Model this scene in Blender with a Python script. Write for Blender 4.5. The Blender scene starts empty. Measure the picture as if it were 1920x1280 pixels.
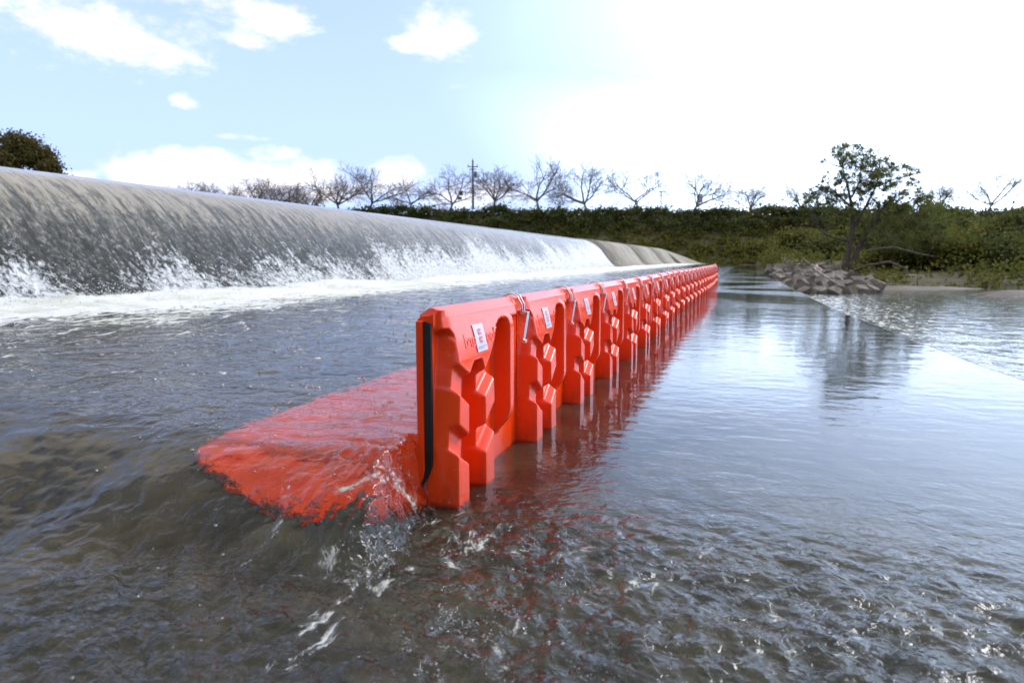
import bpy, bmesh, math, random
import numpy as np
from mathutils import Vector, Matrix
random.seed(7); rng = np.random.default_rng(11)
S = bpy.context.scene
COL = S.collection
rad = math.radians

# ------------------------------------------------------------------ camera
FPX, VX, HY, CH = 1300., 1400., 487., .675
PITCH = math.atan((640-HY)/FPX); YAW = math.atan((VX-960)*math.cos(PITCH)/FPX)
CF = np.array([-math.sin(YAW)*math.cos(PITCH), math.cos(YAW)*math.cos(PITCH), -math.sin(PITCH)])
CR = np.array([math.cos(YAW), math.sin(YAW), 0.]); CU = np.cross(CR, CF)
CP = np.array([0, 0, CH])
def at(px, py, d):
    """real-world point seen at photo pixel (px,py) at depth d metres"""
    return CP + (CF + CR*(px-960)/FPX - CU*(py-640)/FPX)*d
cam = bpy.data.cameras.new('camera'); camo = bpy.data.objects.new('camera', cam); COL.objects.link(camo)
cam.sensor_width = 36; cam.lens = FPX/1920*36; cam.clip_start = .05; cam.clip_end = 3000
camo.location = (0, 0, CH); camo.rotation_euler = (rad(90)-PITCH, 0, YAW)
cam.dof.use_dof = True; cam.dof.focus_distance = 2.6; cam.dof.aperture_fstop = 4.5
S.camera = camo

# ------------------------------------------------------------------ light
SUN_EL, SUN_AZ = rad(41), rad(50)          # azimuth measured from +Y towards +X
sd = Vector((math.sin(SUN_AZ)*math.cos(SUN_EL), math.cos(SUN_AZ)*math.cos(SUN_EL), math.sin(SUN_EL)))
sl = bpy.data.lights.new('sun', 'SUN'); sl.energy = 1.2; sl.angle = rad(18); sl.color = (1, .95, .88)
so = bpy.data.objects.new('sun', sl); COL.objects.link(so); so.rotation_euler = sd.to_track_quat('Z', 'Y').to_euler()
S.view_settings.view_transform = 'Standard'; S.view_settings.look = 'None'
S.view_settings.gamma = 1; S.view_settings.use_curve_mapping = False
S.view_settings.exposure = 0.85
cy = S.cycles
cy.use_denoising = True; cy.max_bounces = 10; cy.transmission_bounces = 8; cy.transparent_max_bounces = 12
cy.glossy_bounces = 4; cy.diffuse_bounces = 3; cy.sample_clamp_indirect = 6; cy.blur_glossy = .5

class NT:
    """small helper for node trees"""
    def __init__(s, tree): s.t = tree; s.n = tree.nodes; s.l = tree.links
    def new(s, typ, **kw):
        n = s.n.new(typ)
        for k, v in kw.items():
            if k.startswith('i_'):
                s.put(n.inputs[int(k[2:])] if k[2:].isdigit() else n.inputs[k[2:].replace('_', ' ')], v)
            else: setattr(n, k, v)
        return n
    def put(s, inp, v):
        if isinstance(v, bpy.types.NodeSocket): s.l.new(v, inp)
        elif isinstance(v, bpy.types.Node): s.l.new(v.outputs[0], inp)
        else: inp.default_value = v
    def m(s, op, a, b=0., c=0., clamp=False):
        n = s.n.new('ShaderNodeMath'); n.operation = op; n.use_clamp = clamp
        s.put(n.inputs[0], a); s.put(n.inputs[1], b); s.put(n.inputs[2], c); return n.outputs[0]
    def vm(s, op, a, b=(0, 0, 0)):
        n = s.n.new('ShaderNodeVectorMath'); n.operation = op; s.put(n.inputs[0], a); s.put(n.inputs[1], b)
        return n.outputs['Value'] if op in ('DOT_PRODUCT', 'LENGTH') else n.outputs[0]
    def mr(s, v, a, b, c=0., d=1., smooth=True):
        n = s.n.new('ShaderNodeMapRange'); n.interpolation_type = 'SMOOTHSTEP' if smooth else 'LINEAR'
        s.put(n.inputs[0], v); s.put(n.inputs[1], a); s.put(n.inputs[2], b); s.put(n.inputs[3], c); s.put(n.inputs[4], d)
        return n.outputs[0]
    def mix(s, f, a, b):
        n = s.n.new('ShaderNodeMix'); n.data_type = 'RGBA'
        s.put(n.inputs[0], f); s.put(n.inputs[6], a); s.put(n.inputs[7], b); return n.outputs[2]
    def noise(s, vec, scale, detail=4., rough=.55, dist=0.):
        n = s.n.new('ShaderNodeTexNoise'); s.put(n.inputs['Vector'], vec)
        n.inputs['Scale'].default_value = scale; n.inputs['Detail'].default_value = detail
        n.inputs['Roughness'].default_value = rough; n.inputs['Distortion'].default_value = dist
        return n.outputs[0]
    def scale(s, vec, sc):
        n = s.n.new('ShaderNodeMapping'); s.put(n.inputs[0], vec); n.inputs['Scale'].default_value = sc; return n.outputs[0]
    def bump(s, h, strength, dist):
        n = s.n.new('ShaderNodeBump'); s.put(n.inputs['Height'], h); s.put(n.inputs['Strength'], strength)
        s.put(n.inputs['Distance'], dist); return n.outputs[0]

def c4(c): return (c[0], c[1], c[2], 1.)

# ------------------------------------------------------------------ sky
W = bpy.data.worlds.new('World'); S.world = W; W.use_nodes = True
t = NT(W.node_tree); t.n.clear()
sky = t.new('ShaderNodeTexSky'); sky.sky_type = 'NISHITA'; sky.sun_disc = False
sky.sun_elevation = SUN_EL; sky.sun_rotation = SUN_AZ; sky.air_density = 1.0; sky.dust_density = 1.2; sky.ozone_density = 1.2
tc = t.new('ShaderNodeTexCoord'); D = t.vm('NORMALIZE', tc.outputs['Generated'])
n1 = t.noise(t.scale(D, (1, 1, 2.2)), 7.5, 7, .62, .25)
n2 = t.noise(t.scale(D, (1, 1, 1.6)), 30., 4, .6)
nn = t.m('ADD', t.m('MULTIPLY', t.m('SUBTRACT', n1, .5), 5.2), t.m('MULTIPLY', t.m('SUBTRACT', n2, .5), 1.8))
CLOUDS = [(190, 45, 180, 72, .75), (330, 75, 105, 32, .5), (480, 25, 105, 36, .6), (445, 75, 55, 22, .5), (110, 128, 40, 12, .3), (30, -60, 260, 60, .7),
          (815, 40, 75, 60, .6), (765, 80, 45, 20, .5), (852, 163, 34, 9, .3), (356, 190, 30, 16, .6), (505, 292, 48, 20, .75),
          (450, 258, 60, 9, .35), (350, 318, 120, 34, 1.2), (490, 335, 130, 34, 1.2), (270, 338, 60, 22, .9), (620, 345, 110, 34, 1.0), (740, 340, 90, 36, 1.0), (900, 365, 200, 30, .8),
          (150, 328, 40, 14, .5), (1350, 5, 50, 14, .3)]
best = None
for (px, py, w, h, k) in CLOUDS:
    c = at(px, py, 1.) - CP; c /= np.linalg.norm(c)
    r = np.cross(c, (0, 0, 1)); r /= np.linalg.norm(r); u = np.cross(r, c)
    a = t.m('DIVIDE', t.vm('DOT_PRODUCT', D, tuple(r)), w/FPX); b = t.m('DIVIDE', t.vm('DOT_PRODUCT', D, tuple(u)), h/FPX)
    q = t.m('SUBTRACT', 1.0*k, t.m('ADD', t.m('MULTIPLY', a, a), t.m('MULTIPLY', b, b)))
    fr = t.vm('DOT_PRODUCT', D, tuple(c)); q = t.m('SUBTRACT', q, t.m('MULTIPLY', t.m('LESS_THAN', fr, 0.), 50.))
    best = q if best is None else t.m('MAXIMUM', best, q)
sep = t.new('ShaderNodeSeparateXYZ', i_0=D)
best = t.m('MAXIMUM', best, -2.2)
cl = t.mr(t.m('ADD', best, nn), -.3, 2.0)
# scattered fair-weather cloud over the rest of the sky
gen = t.noise(t.scale(D, (1, 1, 1.8)), 2.6, 8, .6, .3)
up = t.mr(sep.outputs[2], .36, .52, 0., .85)
gcl = t.m('MULTIPLY', t.mr(gen, .38, .54), up)
cl = t.m('MAXIMUM', cl, gcl)
# thin bright veil towards the sun
vs = t.vm('DOT_PRODUCT', D, (math.sin(rad(36))*math.cos(rad(41)), math.cos(rad(36))*math.cos(rad(41)), math.sin(rad(41))))
veil = t.mr(t.m('ADD', vs, t.m('MULTIPLY', t.m('SUBTRACT', n1, .5), .05)), .40, 1.10, 0., 1.); veil = t.m('MULTIPLY', veil, veil)
low = t.m('MULTIPLY', t.mr(sep.outputs[2], .08, .30, 1., 0.), t.mr(vs, .48, .74))
veil = t.m('MAXIMUM', veil, t.m('MULTIPLY', low, .75))
pale = t.mix(.85, sky.outputs[0], t.mix(t.mr(sep.outputs[2], .15, .75), (3.85, 5.1, 8.6, 1), (1.9, 2.6, 4.2, 1)))
base = t.mix(t.m('MULTIPLY', veil, .95), pale, (18., 22., 28.5, 1))
shade = t.m('MULTIPLY', t.mr(n1, .35, .7, .80, 1.06), t.mr(sep.outputs[2], .30, .6, 1., .72))
cc = t.new('ShaderNodeCombineXYZ', i_0=t.m('MULTIPLY', shade, 11.4), i_1=t.m('MULTIPLY', shade, 10.2), i_2=t.m('MULTIPLY', shade, 8.9))
colr = t.mix(t.m('MULTIPLY', cl, .90), base, cc.outputs[0])
bg = t.new('ShaderNodeBackground', i_0=colr); bg.inputs[1].default_value = .10
out = t.new('ShaderNodeOutputWorld', i_0=bg)

# ------------------------------------------------------------------ helpers
def tag(o, label=None, cat=None, group=None, kind=None):
    if label: o['label'] = label
    if cat: o['category'] = cat
    if group: o['group'] = group
    if kind: o['kind'] = kind
    return o
def link(name, me, mat=None, parent=None, smooth=False, loc=None):
    o = bpy.data.objects.new(name, me); COL.objects.link(o)
    if mat is not None:
        for m_ in (mat if isinstance(mat, (list, tuple)) else [mat]): me.materials.append(m_)
    if smooth: me.polygons.foreach_set('use_smooth', [True]*len(me.polygons))
    if parent: o.parent = parent
    if loc is not None: o.location = loc
    return o
def mesh_np(name, v, f, attrs=None):
    """v (n,3), f (m,k) arrays"""
    me = bpy.data.meshes.new(name); v = np.asarray(v, np.float32); f = np.asarray(f, np.int32)
    me.vertices.add(len(v)); me.vertices.foreach_set('co', v.ravel())
    k = f.shape[1]; me.loops.add(f.size); me.loops.foreach_set('vertex_index', f.ravel())
    me.polygons.add(len(f)); me.polygons.foreach_set('loop_start', np.arange(0, f.size, k, dtype=np.int32))
    me.polygons.foreach_set('loop_total', np.full(len(f), k, np.int32))
    for an, (dom, arr) in (attrs or {}).items():
        a = me.attributes.new(an, 'FLOAT', dom); a.data.foreach_set('value', np.asarray(arr, np.float32).ravel())
    me.update(calc_edges=True); me.validate(); return me
def empty(name, loc=(0, 0, 0), rz=0.):
    o = bpy.data.objects.new(name, None); COL.objects.link(o); o.location = loc; o.rotation_euler = (0, 0, rz); o.empty_display_size = .1; return o
def copy_tree(o, parent=None):
    c = o.copy(); COL.objects.link(c); c.parent = parent
    for ch in o.children: copy_tree(ch, c)
    return c
def box(bm, lo, hi, mat=None):
    vs = [bm.verts.new((x, y, z)) for z in (lo[2], hi[2]) for y in (lo[1], hi[1]) for x in (lo[0], hi[0])]
    if mat is not None:
        for v in vs: v.co = mat @ v.co
    for q in ((0, 2, 3, 1), (4, 5, 7, 6), (0, 1, 5, 4), (2, 6, 7, 3), (0, 4, 6, 2), (1, 3, 7, 5)): bm.faces.new([vs[i] for i in q])
def bmesh_obj(name, bm, mat, parent=None, smooth=False, bevel=0):
    if bevel: bmesh.ops.bevel(bm, geom=bm.edges[:], offset=bevel, segments=2, affect='EDGES', profile=.5)
    bmesh.ops.recalc_face_normals(bm, faces=bm.faces)
    me = bpy.data.meshes.new(name); bm.to_mesh(me); bm.free(); return link(name, me, mat, parent, smooth)
def tubes(paths, sides=6):
    """paths: list of (points (n,3), radii (n,)) -> v, f"""
    V = []; Fc = []; o = 0
    for P, Rr in paths:
        P = np.asarray(P, float); n = len(P)
        T = np.gradient(P, axis=0); T /= np.linalg.norm(T, axis=1)[:, None]+1e-9
        up = np.array([0, 0, 1.]) if abs(T[0, 2]) < .9 else np.array([1., 0, 0])
        A = np.cross(T, up); A /= np.linalg.norm(A, axis=1)[:, None]+1e-9; B = np.cross(T, A)
        an = np.linspace(0, 2*math.pi, sides, endpoint=False)
        ring = P[:, None, :] + np.asarray(Rr)[:, None, None]*(np.cos(an)[None, :, None]*A[:, None, :] + np.sin(an)[None, :, None]*B[:, None, :])
        V.append(ring.reshape(-1, 3))
        i, j = np.meshgrid(np.arange(n-1), np.arange(sides), indexing='ij'); j2 = (j+1) % sides
        Fc.append(np.stack([o+i*sides+j, o+i*sides+j2, o+(i+1)*sides+j2, o+(i+1)*sides+j], -1).reshape(-1, 4)); o += n*sides
    return np.concatenate(V), np.concatenate(Fc)

_tab = {}
def pn(x, y, seed=0):
    """2-D gradient noise, about -1..1"""
    if seed not in _tab:
        r = np.random.default_rng(seed+99); a = r.random(4096)*2*math.pi
        _tab[seed] = (r.permutation(4096), np.cos(a), np.sin(a))
    p, gx, gy = _tab[seed]
    xi = np.floor(x).astype(np.int64); yi = np.floor(y).astype(np.int64); xf = x-xi; yf = y-yi
    u = xf*xf*xf*(xf*(xf*6-15)+10); v = yf*yf*yf*(yf*(yf*6-15)+10)
    def g(ix, iy, fx, fy):
        h = p[(p[ix & 4095]+iy) & 4095]; return gx[h]*fx+gy[h]*fy
    a = g(xi, yi, xf, yf); b = g(xi+1, yi, xf-1, yf); c = g(xi, yi+1, xf, yf-1); d = g(xi+1, yi+1, xf-1, yf-1)
    return 1.5*((a*(1-u)+b*u)*(1-v)+(c*(1-u)+d*u)*v)
def fbm(x, y, seed=0, oct=4, rough=.5):
    s = 0; a = 1.; f = 1.; n = 0
    for i in range(oct): s = s+a*pn(x*f+13.7*i, y*f-7.3*i, seed+i); n += a; a *= rough; f *= 2.03
    return s/n
def ss(x, a, b):
    tt = np.clip((x-a)/(b-a), 0, 1); return tt*tt*(3-2*tt)

# ------------------------------------------------------------------ materials
def mat(name):
    m = bpy.data.materials.new(name); m.use_nodes = True; n = NT(m.node_tree); n.n.clear()
    o = n.new('ShaderNodeOutputMaterial'); return m, n, o
def principled(n, **k):
    p = n.new('ShaderNodeBsdfPrincipled')
    for a, v in k.items(): n.put(p.inputs[a.replace('_', ' ')], v)
    return p
def simple(name, col, rough=.5, metal=0., nscale=0., namp=.25, bumps=0., spec=.5):
    m, n, o = mat(name); c = c4(col); g = n.new('ShaderNodeTexCoord').outputs['Object']; kw = {}
    if nscale:
        f = n.noise(g, nscale, 5, .6); lo = tuple(x*(1-namp) for x in col); hi = tuple(min(1, x*(1+namp)) for x in col)
        c = n.mix(n.mr(f, .3, .7), c4(lo), c4(hi))
        if bumps: kw['Normal'] = n.bump(f, .6, bumps)
    p = principled(n, Base_Color=c, Roughness=rough, Metallic=metal, Specular_IOR_Level=spec, **kw); n.put(o.inputs[0], p); return m

def plastic():
    m, n, o = mat('red_polythene'); g = n.new('ShaderNodeTexCoord').outputs['Object']
    f = n.noise(g, 9., 5, .6); f2 = n.noise(g, 260., 2, .5)
    c = n.mix(n.mr(f, .3, .75), (.84, .050, .0035, 1), (.92, .062, .0050, 1))
    vo = n.new('ShaderNodeTexVoronoi', i_Vector=g); vo.inputs['Scale'].default_value = 75.
    dot = n.m('MULTIPLY', n.mr(vo.outputs['Distance'], .10, .16, 1., 0.), n.m('GREATER_THAN', n.noise(g, 24., 2, .5), .60))
    c = n.mix(n.m('MULTIPLY', dot, .35), c, (.8, .35, .28, 1))
    sz = n.new('ShaderNodeSeparateXYZ', i_0=g).outputs[2]; gr = n.noise(n.scale(g, (1, 1, .45)), 11., 6, .7)
    mud = n.m('MULTIPLY', n.mr(n.m('ADD', sz, n.m('MULTIPLY', gr, -.12)), -.05, .07, 1., 0.), n.mr(gr, .35, .7, .1, .5))
    c = n.mix(mud, c, (.20, .035, .015, 1)); c = n.mix(n.mr(gr, .62, .80, 0., .22), c, (.55, .10, .06, 1))
    scr = n.noise(n.scale(g, (2., 1., 9.)), 14., 6, .7)
    rgh = n.mr(scr, .35, .75, .17, .27)
    p = principled(n, Base_Color=c, Roughness=rgh, Specular_IOR_Level=.55, Normal=n.bump(n.m('ADD', n.m('MULTIPLY', f2, .1), n.noise(g, 18., 2, .5)), .10, .004))
    n.put(o.inputs[0], p); return m
M_RED = plastic()
M_RUB = simple('black_rubber', (.012, .012, .013), .45, nscale=60, namp=.3)
M_STEEL = simple('galvanised_steel', (.72, .72, .74), .30, 1., nscale=80, namp=.15)
M_WHITE = simple('white_sticker', (.56, .50, .58), .35)
M_SRED = simple('sticker_red_ink', (.62, .03, .06), .35)
M_SGREY = simple('sticker_grey_ink', (.12, .11, .14), .4)
M_SPALE = simple('sticker_pale_ink', (.75, .5, .52), .4)

def concrete(name, a, b, wet=.0):
    m, n, o = mat(name); g = n.new('ShaderNodeTexCoord').outputs['Object']
    f = n.noise(g, .9, 8, .65); f2 = n.noise(n.scale(g, (1, .35, 1.)), 4., 6, .7); f3 = n.noise(g, 30., 4, .6)
    c = n.mix(n.mr(f, .35, .68), c4(a), c4(b)); c = n.mix(n.mr(f2, .5, .75, 0., .65), c, c4([x*.55 for x in a]))
    streak = n.noise(n.scale(g, (.5, 3., .5)), 1.6, 5, .6)
    c = n.mix(n.mr(streak, .55, .72, 0., .45), c, (.42, .40, .36, 1))
    p = principled(n, Base_Color=c, Roughness=.85-.4*wet, Normal=n.bump(n.m('ADD', f3, f2), .5, .02)); n.put(o.inputs[0], p); return m
M_CONC = concrete('weathered_concrete', (.20, .175, .135), (.33, .30, .245))
M_BLOCK = concrete('armour_block_concrete', (.10, .082, .060), (.22, .185, .14))
M_BARK = simple('bark', (.075, .055, .04), .9, nscale=6, namp=.4, bumps=.03)
M_DRIFT = simple('bleached_driftwood', (.28, .23, .18), .8, nscale=8, namp=.4, bumps=.02)
M_DARKLOG = simple('dark_driftwood', (.10, .075, .055), .85, nscale=8, namp=.4, bumps=.02)
M_TWIG = simple('cherry_twig', (.22, .19, .17), .9, nscale=2, namp=.3)
M_POLE = simple('pole_concrete', (.12, .12, .12), .8, nscale=3)
M_SAND = simple('wet_sand', (.085, .062, .042), .7, nscale=1.5, namp=.25, bumps=.03)
def leafmat(name, a, b, c_, trans=.38):
    m, n, o = mat(name); at_ = n.new('ShaderNodeAttribute', attribute_name='tint'); g = n.new('ShaderNodeNewGeometry')
    f = at_.outputs['Fac']
    c = n.mix(n.mr(f, 0., .55, smooth=False), c4(a), c4(b)); c = n.mix(n.mr(f, .6, 1., smooth=False), c, c4(c_))
    p = principled(n, Base_Color=c, Roughness=.7, Specular_IOR_Level=.12); tr = n.new('ShaderNodeBsdfTranslucent', i_0=c)
    mx = n.new('ShaderNodeMixShader', i_0=trans, i_1=p, i_2=tr); n.put(o.inputs[0], mx); return m
M_HEDGE = leafmat('hedge_leaf', (.045, .058, .015), (.105, .120, .034), (.18, .155, .045))
M_SLOPE = leafmat('vine_leaf', (.055, .065, .012), (.125, .130, .022), (.240, .180, .035))
M_SHRUB = leafmat('shrub_leaf', (.055, .065, .014), (.130, .135, .026), (.21, .165, .045))
M_TREE = leafmat('tree_leaf', (.065, .080, .020), (.150, .165, .045), (.24, .21, .07))
M_OLIVE = leafmat('autumn_leaf', (.05, .045, .012), (.10, .085, .025), (.16, .11, .03))

def bedmat():
    m, n, o = mat('algae_covered_concrete'); g = n.new('ShaderNodeTexCoord').outputs['Object']
    f = n.noise(g, 3., 7, .65); f2 = n.noise(g, 22., 5, .7); f3 = n.noise(n.scale(g, (1, .5, 1)), 8., 5, .6, .5)
    c = n.mix(n.mr(f, .35, .7), (.006, .006, .002, 1), (.062, .046, .022, 1))
    c = n.mix(n.mr(f2, .50, .70, 0., .6), c, (.005, .009, .003, 1)); c = n.mix(n.mr(f3, .56, .70, 0., .45), c, (.085, .064, .036, 1))
    p = principled(n, Base_Color=c, Roughness=.9, Normal=n.bump(f2, .5, .01)); n.put(o.inputs[0], p); return m
M_BED = bedmat()

def water(name, bumpscale=38., stretch=(1, 1, 1), dark=None, far=False):
    m, n, o = mat(name); g = n.new('ShaderNodeTexCoord').outputs['Object']
    foam = n.new('ShaderNodeAttribute', attribute_name='foam').outputs['Fac']; rip = n.new('ShaderNodeAttribute', attribute_name='ripple').outputs['Fac']
    v = n.scale(g, stretch)
    b1 = n.noise(v, bumpscale, 3, .55, .4); b2 = n.noise(v, bumpscale*.28, 3, .5, .3)
    h = n.m('ADD', n.m('MULTIPLY', b1, .30), b2)
    nrm = n.bump(h, 1., n.m('MULTIPLY', rip, .032))
    if dark: w = principled(n, Base_Color=c4(dark), Roughness=.06, IOR=1.33, Specular_IOR_Level=.5, Normal=nrm)
    else: w = principled(n, Base_Color=(.90, .97, .80, 1), Roughness=.015, IOR=1.33, Transmission_Weight=1., Normal=nrm)
    fn = n.noise(n.scale(g, (1.6, .8, 1)), 5.5, 8, .72, .8); fn2 = n.noise(g, 34., 4, .7)
    k = n.m('ADD', foam, n.m('ADD', n.m('MULTIPLY', n.m('SUBTRACT', fn, .5), 3.2), n.m('MULTIPLY', n.m('SUBTRACT', fn2, .5), .6)))
    fac = n.m('MULTIPLY', n.mr(k, .42, .80), n.m('GREATER_THAN', foam, .004))
    fc = n.mix(n.mr(n.noise(n.scale(g, (.7, .4, 1)), 2.2, 4, .6), .36, .6), (.62, .64, .54, 1), (.80, .81, .79, 1))
    fo = principled(n, Base_Color=fc, Roughness=.55, Normal=n.bump(n.m('ADD', fn, n.m('MULTIPLY', fn2, .4)), 1., .05))
    mx = n.new('ShaderNodeMixShader', i_0=fac, i_1=w, i_2=fo); n.put(o.inputs[0], mx); return m
M_WATER = water('river_water')
M_POOL = water('pool_water', 9., dark=(.10, .11, .09))

# ------------------------------------------------------------------ the setting: apron, water
XW, Y0, ZU, L, NMOD = -.821, 1.655, .20, .718, 26
HMOD = .525
EDGE_Y = [-2, 0, 2, 4.43, 5.9, 7.4, 9.4, 13.7, 20, 28.7, 47, 92]
EDGE_X = [1.85, 1.72, 1.58, 1.45, 1.36, 1.29, 1.16, 1.065, .99, .94, .96, 1.05]
def xedge(y): return np.interp(y, EDGE_Y, EDGE_X)+.012*pn(np.asarray(y)*2.3, np.asarray(y)*0+.5, 9)+.02*pn(np.asarray(y)*.5, np.asarray(y)*0+.5, 10)
def ground_box(name, lo, hi, m_, kind='structure'):
    bm = bmesh.new(); box(bm, lo, hi); o = bmesh_obj(name, bm, m_); return tag(o, kind=kind)
# concrete apron under the shallow water
ys = np.concatenate([np.linspace(-2, 12, 30), np.linspace(13, 95, 30)])
xl = np.full_like(ys, -9.); xr = xedge(ys)-.01
prof = [(0, -.02), (1, -.02), (1, -.60)]
V = []; 
for y_, r_ in zip(ys, xr): V += [(-9., y_, -.012), (r_, y_, -.012), (r_+.02, y_, -.9)]
i = np.arange(len(ys)-1)[:, None]; j = np.arange(2)[None, :]
Fq = np.stack([i*3+j, i*3+j+1, (i+1)*3+j+1, (i+1)*3+j], -1).reshape(-1, 4)
o = link('riverbed_apron', mesh_np('riverbed_apron', V, Fq), M_BED); tag(o, kind='structure')
ground_box('lower_riverbed', (-200, -60, -1.6), (260, 200, -1.2), M_BED)

def grade(a, b, d0, k, c=0.):
    """graded coordinates from a to b, spacing d0 + k*distance from c"""
    out = [a]; 
    while out[-1] < b: out.append(out[-1]+max(d0, k*abs(out[-1]-c)))
    out[-1] = b; return np.array(out)
def H(x, y):
    p = x-XW; q = Y0-y
    # pool held back upstream of the barrier, spilling round its open end towards the viewer
    Ld = .50+.24*ss(-p, .0, 1.3)
    q0 = .0-.05*ss(-p, .2, 1.2)+.05*pn(x*2.2, y*0+3., 3)
    f = np.clip((q-q0)/Ld, 0, 1); f = f**(2.3-1.25*ss(-p, .1, .8)); fall = f*f*(3-2*f)
    lowl = .018+.03*ss(-p, .3, 2.2)
    pc = p-.16*np.clip(q, 0, .5)                      # the jet drifts sideways as it drops
    side = 1-ss(pc, -.035, .035+.10*np.clip(q, 0, 1))
    z = lowl+(ZU-lowl)*(1-fall)*side
    beyond = y > Y0
    z = np.where(beyond, np.where(p < .03, ZU, .018), z)
    up = ss(z, .10, .19)                               # 1 in the upper pool
    # waves
    fl = .35
    big = fbm(x*1.3+.4*y, y*2.3, 20, 3, .5)*.020
    med = fbm(x*4.+.8*y, y*7., 30, 4, .55)*.0085
    rg = 1-np.abs(fbm(x*3.2+y*.6, y*5.5, 40, 4, .55))
    wav = up*(big+med+.010*(rg-.8))
    near = ss(q, -.25, .25)*(p > -.1)+ss(q, .05, .5)*(p <= -.1)
    dE = np.hypot((p-.17)*.8, q-.44)
    chop = near*(.35+.65*ss(dE, 1.7, .5))*(1-up*.6)*(1-.45*ss(-p, .3, .9))
    jet = np.exp(-((p+.03-.16*np.clip(q, 0, .5))/.13)**2)*ss(q, .02, .18)*ss(.66-q, 0., .22)
    c1 = fbm(x*9+y*2.5, y*12-x*2, 50, 4, .58); c2 = 1-2*np.abs(fbm(x*7-y*2, y*8+x*3, 60, 4, .55))
    wav = wav+chop*(.0150*c1+.0130*(c2-.4))+jet*(.026*fbm(x*20, y*8, 70, 4, .65)+.012*(1-2*np.abs(fbm(x*34, y*10, 75, 3, .6))))
    leftslope = ss(q, .05, .4)*ss(-p, .25, .7)
    wav = wav+leftslope*(.024*fbm(x*2.6+y*2.4, y*2.4-x*1.2, 80, 4, .5))
    calm = (p > .03)*(1-near)
    wav = wav+calm*(.0016*fbm(x*1.3, y*3.2, 90, 4, .5)*ss(y, 1.5, 6)+.0010*fbm(x*5, y*12, 95, 3, .5)+.0012*np.maximum(0, fbm(x*2.2+y*1.2, y*6-x*1.0, 97, 4, .6))**1.5*2)
    # boiling water at the weir foot
    ft = ss(-x, 4.6, 6.6)
    wav = wav+ft*(.05*np.abs(fbm(x*1.6, y*1.3, 110, 5, .55))+.10*ss(-x, 5.4, 6.4)*fbm(x*1.1, y*.8, 115, 5, .6))+.07*ss(-x, 5.9, 6.7)
    foam = ss(-x+.95*fbm(x*.8, y*.45, 120, 4), 3.9, 6.4)*np.interp(y, [0, 12, 25, 60], [1.05, .95, .8, .8])
    foam = foam+.26*ss(-x, 1.4, 4.5)*(x < XW)*up
    foam = np.maximum(foam, .44*jet*ss(q, .18, .42)); foam = np.maximum(foam, .46*np.exp(-(dE/.15)**2)*ss(p, -.08, .05))
    foam = np.maximum(foam, .20*chop*ss(dE, 1.0, .2)*(p > 0))
    band = ss(fbm(x*.30+2, y*.42, 140, 3), -.15, .30)
    rip = .30*up+.80*chop*(1-.45*up)+calm*(.045+.20*ss(y, 2.6, 1.7)+(.02+.30*band)*ss(y, 8, 17))-.25*leftslope
    return z+wav, foam, np.clip(rip, 0, 1.4)
yy = np.concatenate([grade(-.3, .5, .03, 0), grade(.5, 2.3, .0072, 0)[1:], grade(2.3, 92.9, .0095, .0095, 1.3)[1:]])
xa = -grade(-XW-.03, 7.0, .0078, .0065, 0)[::-1]; xa = xa[:-1]; xa = np.append(xa, XW+.03)
ub = np.linspace(0, 1, 290)**1.12
X1 = np.broadcast_to(xa[None, :], (len(yy), len(xa))); 
xe = xedge(yy)[:, None]; X2 = XW+.0305+(xe-XW-.0305)*ub[None, :]
Xg = np.concatenate([X1, X2], 1); Yg = np.broadcast_to(yy[:, None], Xg.shape)
Z, FO, RI = H(Xg, Yg)
# spill over the apron's edge into the lower river
for k, (dx, dz) in enumerate([(.05, -.02), (.11, -.09), (.17, -.20), (.22, -.40)]):
    Xg = np.concatenate([Xg, xe+dx], 1); Yg = np.concatenate([Yg, yy[:, None]], 1)
    Z = np.concatenate([Z, (.012+dz+.006*pn(yy*9, yy*0+k, 5))[:, None]], 1)
    FO = np.concatenate([FO, np.full((len(yy), 1), .25+.12*k)], 1); RI = np.concatenate([RI, np.full((len(yy), 1), .5)], 1)
ny, nx = Xg.shape
ix = np.arange(ny*nx).reshape(ny, nx)
Fq = np.stack([ix[:-1, :-1], ix[:-1, 1:], ix[1:, 1:], ix[1:, :-1]], -1).reshape(-1, 4)
me = mesh_np('river_water', np.stack([Xg, Yg, Z], -1).reshape(-1, 3), Fq, {'foam': ('POINT', FO), 'ripple': ('POINT', RI)})
tag(link('river_water', me, M_WATER, smooth=True), kind='structure')

# lower river
ya = grade(-3, 60, .15, .010, 0); xb = np.concatenate([np.linspace(.9, 14, 150), np.linspace(14.2, 90, 90)])
XX, YY = np.meshgrid(xb, ya); zz = -.35+.010*fbm(XX*1.6, YY*2.0, 200, 4, .55)+.006*fbm(XX*.5, YY*.6, 210, 3)
edge_d = XX-xedge(YY)
fo = .52*ss(-edge_d, -.8, -.1)+.34*ss(-edge_d, -4.0, -.4)+.12
ny, nx = XX.shape; ix = np.arange(ny*nx).reshape(ny, nx)
Fq = np.stack([ix[:-1, :-1], ix[:-1, 1:], ix[1:, 1:], ix[1:, :-1]], -1).reshape(-1, 4)
me = mesh_np('lower_river_water', np.stack([XX, YY, zz], -1).reshape(-1, 3), Fq, {'foam': ('POINT', fo), 'ripple': ('POINT', .6+0*fo)})
tag(link('lower_river_water', me, M_POOL, smooth=True), kind='structure')

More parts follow.
